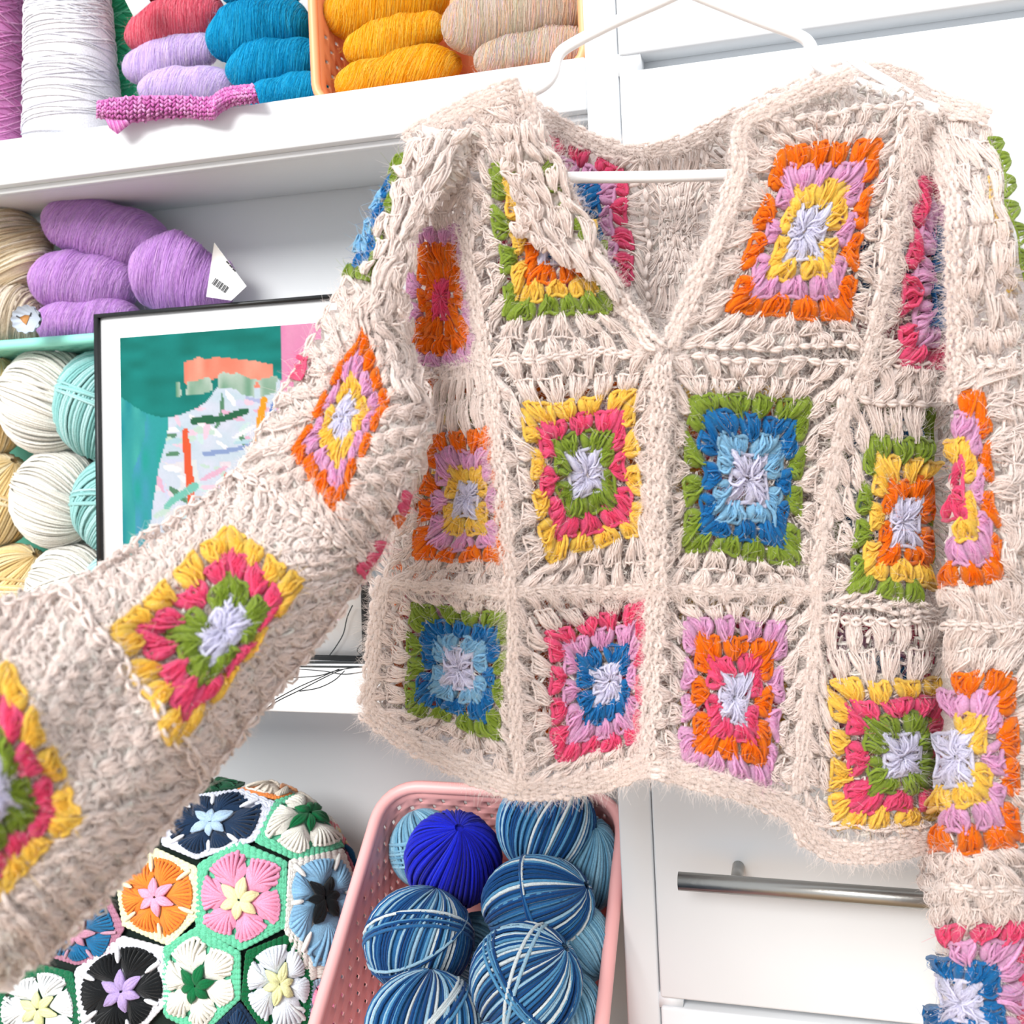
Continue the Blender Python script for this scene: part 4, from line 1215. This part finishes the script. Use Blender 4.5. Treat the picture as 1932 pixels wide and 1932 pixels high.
# ---- black thread ends on the shelf
Yt = Yarn()
def thr(pts, r, z=ZL1):
    px = smooth_path(pts, 24)
    p = at_z(px[:, 0], px[:, 1], z+0.002)
    Yt.add(p, r, (0.02, 0.024, 0.026), ZA)
thr([(560, 1249), (640, 1249), (715, 1250)], 0.0013)
thr([(555, 1257), (640, 1258), (715, 1258)], 0.0011)
thr([(545, 1279), (600, 1275), (640, 1264), (700, 1255)], 0.0005)
thr([(560, 1262), (610, 1266), (650, 1272), (695, 1266)], 0.0005)
thr([(485, 1352), (520, 1325), (570, 1300), (625, 1272), (650, 1262)], 0.0005)
thr([(510, 1325), (560, 1298), (600, 1280), (640, 1262)], 0.0005)
thr([(565, 1304), (600, 1298), (630, 1284), (650, 1266)], 0.0005)
thr([(600, 1234), (640, 1236), (680, 1242)], 0.0006)
thr([(590, 1224), (630, 1228), (670, 1240)], 0.0005)
p = smooth_path([(665, 1142), (655, 1165), (648, 1195), (635, 1218), (622, 1236)], 24)
Yt.add(at_y(p[:, 0], p[:, 1], 0.012), 0.0006, (0.02, 0.024, 0.026), YA)
p = smooth_path([(698, 1212), (684, 1214), (674, 1228), (690, 1240), (702, 1241)], 24)
Yt.add(at_y(p[:, 0], p[:, 1], 0.012), 0.0005, (0.02, 0.024, 0.026), YA)
o = Yt.build('thread_bundle', 'black_thread', None, 5, origin=at_z(np.array(640.), np.array(1255.), ZL1))
tag(o, 'loose black thread ends on the shelf below the framed print', 'thread')

# ================================================================== lower compartment
# ---- pink basket leaning back, opening up towards the room
TLc = at_y(np.array(722.), np.array(1486.), 0.085)
BLc = at_y(np.array(632.), np.array(1932.), -0.09)
dn = unit(np.array([0, BLc[1]-TLc[1], BLc[2]-TLc[2]]))
wB = (DX0-0.006)-min(TLc[0], BLc[0])
hB = 0.36
O = np.array([(DX0-0.006)-wB/2, TLc[1], TLc[2]])+dn*hB/2
NB = unit(np.cross(XA, dn))
if NB[1] < 0: NB = -NB
basket('storage_basket', O, XA, -dn, NB, wB-0.012, hB, 0.105, 'plastic_pink', 'pink plastic basket tipped back, holding blue yarn balls', corner=0.035, taper=0.9, rim=0.0065)
def by(py, lift=0.0):
    """depth of a ball whose centre shows at row py"""
    return float(np.interp(py, [1487, 1932], [0.085, -0.09]))-lift
VAR = ['#2f6fa8', '#5b9cc8', '#0f4a86', '#a8d0e6', '#e6f0f2', '#174f8c']
LB = ['#7fb4d0', '#93c4dc', '#6aa2c2']
VG = 'variegated blue balls in the pink basket'
LG = 'plain light blue balls in the pink basket'
yarn_ball('yarn_ball', 800, 1600, 62, 68, by(1600, -0.035), LB, 70, 'plain light blue ball behind the royal blue ball', LG, n=80, wraps=[(80, 0.3, 8, 0.08)])
yarn_ball('yarn_ball', 1102, 1628, 68, 88, by(1640, -0.03), LB, -75, 'plain light blue ball behind two variegated balls, beside the divider', LG, n=90)
yarn_ball('yarn_ball', 1084, 1780, 70, 72, by(1780, -0.02), LB, 40, 'plain light blue ball beside the divider, below another', LG, n=90)
yarn_ball('yarn_ball', 1068, 1908, 70, 72, by(1905, -0.03), LB, 70, 'lowest plain light blue ball beside the divider', LG, n=90)
yarn_ball('yarn_ball', 905, 1800, 70, 70, by(1800, -0.06), LB, 20, 'plain light blue ball deep between the variegated balls', LG, n=80)
yarn_ball('yarn_ball', 1031, 1557, 92, 86, by(1560, 0.012), VAR, -62, 'blue and white variegated ball poking over the basket rim', VG, n=104, stripe=1, wraps=[(20, 0.1, 3, 0.05)], tilt=-0.3)
yarn_ball('yarn_ball', 855, 1622, 89, 86, by(1622, 0.005), ['#1420c8', '#1a2ad8', '#0e16a8'], -80, 'royal blue ball with one solid colour', None, n=90, tilt=0.5)
yarn_ball('yarn_ball', 1015, 1703, 104, 80, by(1700, 0.02), VAR, -30, 'blue variegated ball under the one poking over the rim', VG, n=104, stripe=1, wraps=[(-18, 0.1, 3, 0.05)], tilt=0.2)
yarn_ball('yarn_ball', 790, 1772, 100, 90, by(1770, 0.015), VAR, -72, 'blue variegated ball below the royal blue ball', VG, n=104, stripe=1, wraps=[(62, 0.0, 2, 0.05), (90, 0.85, 5, 0.06)], tilt=-0.35)
yarn_ball('yarn_ball', 992, 1850, 104, 98, by(1845, 0.025), VAR, -45, 'blue variegated ball with strands crossing over its front', VG, n=104, stripe=1, wraps=[(-40, 0.1, 4, 0.06), (10, 0.35, 2, 0.06)], tilt=0.15)
yarn_ball('yarn_ball', 800, 1935, 108, 92, by(1930, 0.02), VAR, -85, 'blue variegated ball cut off at the bottom, by the basket side', VG, n=104, stripe=1, wraps=[(40, 0.2, 5, 0.06)], tilt=-0.4)
yarn_ball('yarn_ball', 965, 1995, 90, 70, by(1990, 0.02), VAR, 10, 'blue variegated ball lowest in the pile', VG, n=104, stripe=1)

# ---- crocheted hexagon blanket over a round pouf
BC = np.array([-0.640, 0.056, 0.60]); BRd = np.array([0.256, 0.112, 0.279]); BRX = 0.186
def bfun(p):
    """implicit form of the bunched blanket: rounder on one side, pressed flat against the basket on the other"""
    q = (p-BC)
    right = q[..., 0] > 0
    ex = np.where(right, (np.abs(q[..., 0])/BRX)**4, (np.abs(q[..., 0])/BRd[0])**2)
    return ex+(q[..., 1]/BRd[1])**2+(q[..., 2]/BRd[2])**2-1
def bproject(d):
    """radial point of the surface in direction d from its centre"""
    lo = np.zeros(d.shape[:-1]); hi = np.full(d.shape[:-1], 0.5)
    for _ in range(24):
        m = (lo+hi)/2
        ins = bfun(BC+d*m[..., None]) < 0
        lo = np.where(ins, m, lo); hi = np.where(ins, hi, m)
    return BC+d*lo[..., None]
def bnormal(p):
    q = p-BC
    right = q[..., 0] > 0
    gx = np.where(right, 4*np.abs(q[..., 0])**3/BRX**4, 2*q[..., 0]/BRd[0]**2)
    return unit(np.stack([gx, 2*q[..., 1]/BRd[1]**2, 2*q[..., 2]/BRd[2]**2], -1))
def blank_pos(px, py, h=0.0):
    px = np.asarray(px, float)
    d = rays(px, np.asarray(py, float))
    ts = np.linspace(0.80, 1.32, 44)
    F = np.stack([bfun(CAM+d*t) for t in ts], -1)
    hit = F < 0
    k = np.argmax(hit, -1)
    any_ = hit.any(-1)
    lo = ts[np.maximum(k-1, 0)]; hi = ts[k]
    for _ in range(14):
        m = (lo+hi)/2
        ins = bfun(CAM+d*m[..., None]) < 0
        hi = np.where(ins, m, hi); lo = np.where(ins, lo, m)
    tn = ts[np.argmin(F, -1)]
    pm_ = CAM+d*tn[..., None]
    pm_ = bproject(unit(pm_-BC))
    p = np.where(any_[..., None], CAM+d*hi[..., None], pm_)
    n = bnormal(p)
    h = np.broadcast_to(np.asarray(h, float), px.shape)
    return p+n*h[..., None], n
blk = empty('crochet_blanket', BC-np.array([0, 0, BRd[2]]))
tag(blk, 'multicoloured crocheted hexagon blanket bunched beside the pink basket', 'blanket')
V, Q = ellipsoid(np.zeros(3), np.eye(3), 56, 36)
V = BC+(bproject(unit(V*np.array([1, 0.45, 1])))-BC)*0.985
mesh_np('joining_seams', V, Q, 'wool', blk, col=lin('#16241f'))
def hexmotif(verts, petal, border, star, spike=None, ctr=None, border2=None, heart=False):
    verts = np.asarray(verts, float)
    c = verts.mean(0) if ctr is None else np.asarray(ctr, float)
    verts = c+(verts-c)*1.045
    ang = np.arctan2(verts[:, 1]-c[1], verts[:, 0]-c[0])
    verts = verts[np.argsort(ang)]
    ang = np.sort(ang)
    nv = len(verts)
    S = np.linalg.norm(verts-c, axis=1).mean()*5.5e-4
    def bnd(th):
        """boundary point in direction th (polygon)"""
        th = np.asarray(th, float)
        d = np.stack([np.cos(th), np.sin(th)], -1)
        best = np.full(th.shape, 1e9)
        for i in range(nv):
            p, q = verts[i]-c, verts[(i+1) % nv]-c
            e = q-p
            den = d[..., 0]*e[1]-d[..., 1]*e[0]
            den = np.where(np.abs(den) < 1e-9, 1e-9, den)
            t = (p[0]*e[1]-p[1]*e[0])/den
            s = (p[0]*d[..., 1]-p[1]*d[..., 0])/den
            ok = (t > 0) & (s > -1e-3) & (s < 1.001)
            best = np.where(ok, np.minimum(best, t), best)
        return np.where(best > 1e8, 1.0, best)
    def pm(r, th, h):
        b = bnd(th)
        x = c[0]+np.cos(th)*b*r; y = c[1]+np.sin(th)*b*r
        return blank_pos(x, y, h)
    e = empty('hexagon_motif', np.zeros(3), blk)
    e.location = -np.array(blk.location)
    # base disc in border colour
    th = np.linspace(0, 2*np.pi, 49)[:-1]
    rs = np.array([0.0, 0.25, 0.5, 0.75, 0.955])
    Rg, Tg = np.meshgrid(rs, th, indexing='ij')
    p, n = pm(Rg, Tg, 0.0015*np.ones(Rg.shape))
    i = np.arange(4)[:, None]*48; j = np.arange(48)[None]; j2 = (j+1) % 48
    Y = Yarn()
    Y.solid(p.reshape(-1, 3), np.stack([i+j, i+j2, i+48+j2, i+48+j], -1).reshape(-1, 4), lin(border))
    # chain rounds of the border
    for q, rr in enumerate((0.84, 0.905, 0.965)):
        m = 42+4*q
        for k in range(m):
            t = np.linspace(-0.65, 0.65, 5)
            tt = 2*np.pi*(k+0.5+t)/m
            for sg in (-1, 1):
                pp, nn = pm(rr+sg*0.022*np.cos(t*2), tt, 0.0022+0.0018*np.cos(t*2.2))
                bc_ = lin(border2) if (border2 and q == 2) else lin(border)
                Y.add(pp, S*0.036*np.array([0.6, 1, 1.1, 1, 0.6]), bc_*rng.uniform(0.9, 1.06), nn[None])
    Y.build('border', 'wool', e, 5)
    rot = ang[0]+np.pi/6
    # six petals: fans of ribbed stitches on a puffy body
    for k in range(6):
        t0 = rot+k*np.pi/3
        Y = Yarn()
        nr, na = 7, 9
        rr = np.linspace(0.20, 0.86, nr); aa = np.linspace(-1, 1, na)
        Rg, Ag = np.meshgrid(rr, aa, indexing='ij')
        f = (Rg-0.20)/0.66
        wdt = 0.50*np.power(np.clip(np.sin(np.pi*(0.10+0.62*f)), 0, 1), 0.8)*np.power(np.clip(1-f**6, 0, 1), 0.4)+0.04
        endr = Rg-0.05*Ag**2*f
        hh = 0.002+0.0065*np.sin(np.pi*np.clip(0.12+0.8*f, 0, 1))*np.sqrt(np.clip(1-Ag**2*0.9, 0, 1))
        p, n = pm(endr, t0+wdt*Ag, hh)
        i = np.arange(nr-1)[:, None]*na; j = np.arange(na-1)[None]
        Y.solid(p.reshape(-1, 3), np.stack([i+j, i+j+1, i+na+j+1, i+na+j], -1).reshape(-1, 4), lin(petal))
        u = np.linspace(0, 1, 7)
        for q in range(8):
            a_ = -0.95+1.9*q/7
            r_ = 0.30+0.53*u+0.03
            f_ = (r_-0.20)/0.70
            w_ = 0.50*np.power(np.clip(np.sin(np.pi*(0.10+0.62*f_)), 0, 1), 0.8)
            pp, nn = pm(r_-0.06*a_**2*u, t0+w_*a_*(0.25+0.75*u), 0.0035+0.0065*np.sin(np.pi*(0.12+0.75*u))*math.sqrt(1-a_*a_*0.85))
            Y.add(pp, S*0.042*(0.6+0.5*u), np.minimum(lin(petal)*rng.uniform(0.9, 1.15), 0.97), nn[None])
        m = 11
        for q in range(m):
            a_ = np.linspace(-1+2*q/m, -1+2*(q+1.3)/m, 4)
            pp, nn = pm(0.845-0.10*a_**2, t0+0.43*a_, 0.0052-0.002*a_**2+0.001*np.sin(np.linspace(0, np.pi, 4)))
            Y.add(pp, S*0.036*np.array([.7, 1.1, 1.1, .7]), np.minimum(lin(petal)*rng.uniform(0.95, 1.12), 0.97), nn[None])
        Y.build('petal', 'wool', e, 4)
    Y = Yarn()
    for k in range(6):
        t0 = rot+k*np.pi/3+np.pi/6
        u = np.linspace(0, 1, 6)
        for sg in (-1, 0, 1):
            pp, nn = pm(0.05+u*0.37, t0+sg*0.42*np.sin(np.pi*u*0.9)*(1-u*0.85), 0.0065+0.0025*np.sin(np.pi*u))
            Y.add(pp, S*0.062*np.array([.9, 1.05, 1.0, .8, .5, .2]), lin(star)*rng.uniform(0.92, 1.06), nn[None])
    Y.build('centre_star', 'wool', e, 5)
    if spike:
        for k in range(6):
            t0 = rot+k*np.pi/3+np.pi/6
            u = np.linspace(0, 1, 6)
            Y = Yarn()
            pp, nn = pm(0.56+u*0.33, t0+0*u, 0.0075-0.002*u)
            Y.add(pp, S*0.045*np.array([.4, .9, 1.1, 1.1, 1, .8]), lin(spike), nn[None])
            Y.build('spike_stitch', 'wool', e, 5)
    return e
MINT, NAVY, IV, DG = '#6fd0a8', '#1c3350', '#f2f0e6', '#0f7040'
hexmotif([(338, 1512), (455, 1498), (512, 1520), (482, 1585), (375, 1618), (312, 1592)], NAVY, '#dfe4f4', '#b4d0ea', '#eef2fa', (402, 1556))
hexmotif([(520, 1518), (612, 1488), (668, 1530), (655, 1592), (560, 1622), (486, 1588)], IV, MINT, DG, None, (576, 1542))
hexmotif([(450, 1496), (540, 1478), (618, 1464), (632, 1468), (612, 1486), (520, 1512)], '#efe6d8', '#f6934a', '#f6b080', None, (540, 1490))
hexmotif([(622, 1478), (672, 1466), (738, 1492), (745, 1535), (675, 1535), (640, 1510)], '#f79aa4', '#86cfae', '#f6e6b0', None, (690, 1500))
hexmotif([(298, 1606), (372, 1640), (378, 1722), (322, 1778), (240, 1742), (228, 1662)], '#f98f38', '#f3f2cc', '#f7b2d0', '#fdf0cc', (300, 1692))
hexmotif([(452, 1594), (536, 1630), (534, 1746), (458, 1786), (378, 1744), (382, 1634)], '#f8a2c4', MINT, '#f4ecb8', None, (456, 1698))
hexmotif([(548, 1628), (640, 1610), (672, 1700), (660, 1822), (585, 1840), (540, 1752)], '#8cbcde', '#f0eee8', '#101418', '#f4f4f0', (604, 1694))
hexmotif([(668, 1540), (745, 1535), (740, 1680), (690, 1722), (662, 1650), (645, 1600)], '#154f78', '#b8687a', '#1c2c50', None, (705, 1610))
hexmotif([(210, 1700), (236, 1750), (205, 1806), (150, 1815), (70, 1790), (130, 1720)], '#1b6c9c', '#b88098', '#c890a8', '#c89ab0', (155, 1760))
hexmotif([(236, 1770), (312, 1790), (322, 1880), (250, 1958), (160, 1930), (152, 1830)], '#121518', '#eef0f8', '#c0a8e0', '#f4f6fc', (240, 1865))
hexmotif([(376, 1752), (452, 1798), (452, 1880), (385, 1945), (318, 1910), (314, 1790)], IV, MINT, DG, None, (376, 1856))
hexmotif([(470, 1796), (552, 1762), (585, 1850), (578, 1930), (510, 1952), (462, 1880)], '#e4ecf6', '#0e6a3e', '#eef2b8', None, (528, 1852))
hexmotif([(588, 1852), (660, 1834), (672, 1930), (640, 1990), (575, 1960)], '#f59abc', '#a8c4dc', '#f59abc', None, (612, 1895))
hexmotif([(82, 1822), (140, 1836), (160, 1930), (90, 1985), (10, 1950), (5, 1868)], '#eef2f4', '#14704a', '#eef0b4', None, (85, 1898))
hexmotif([(455, 1892), (508, 1962), (490, 2030), (420, 2030), (388, 1955)], '#1c3a5c', '#1c3350', '#8ab0d0', None, (452, 1960))
hexmotif([(330, 1508), (450, 1492), (462, 1484), (400, 1478), (350, 1490)], '#20563c', '#184430', '#184430', None, (396, 1493))
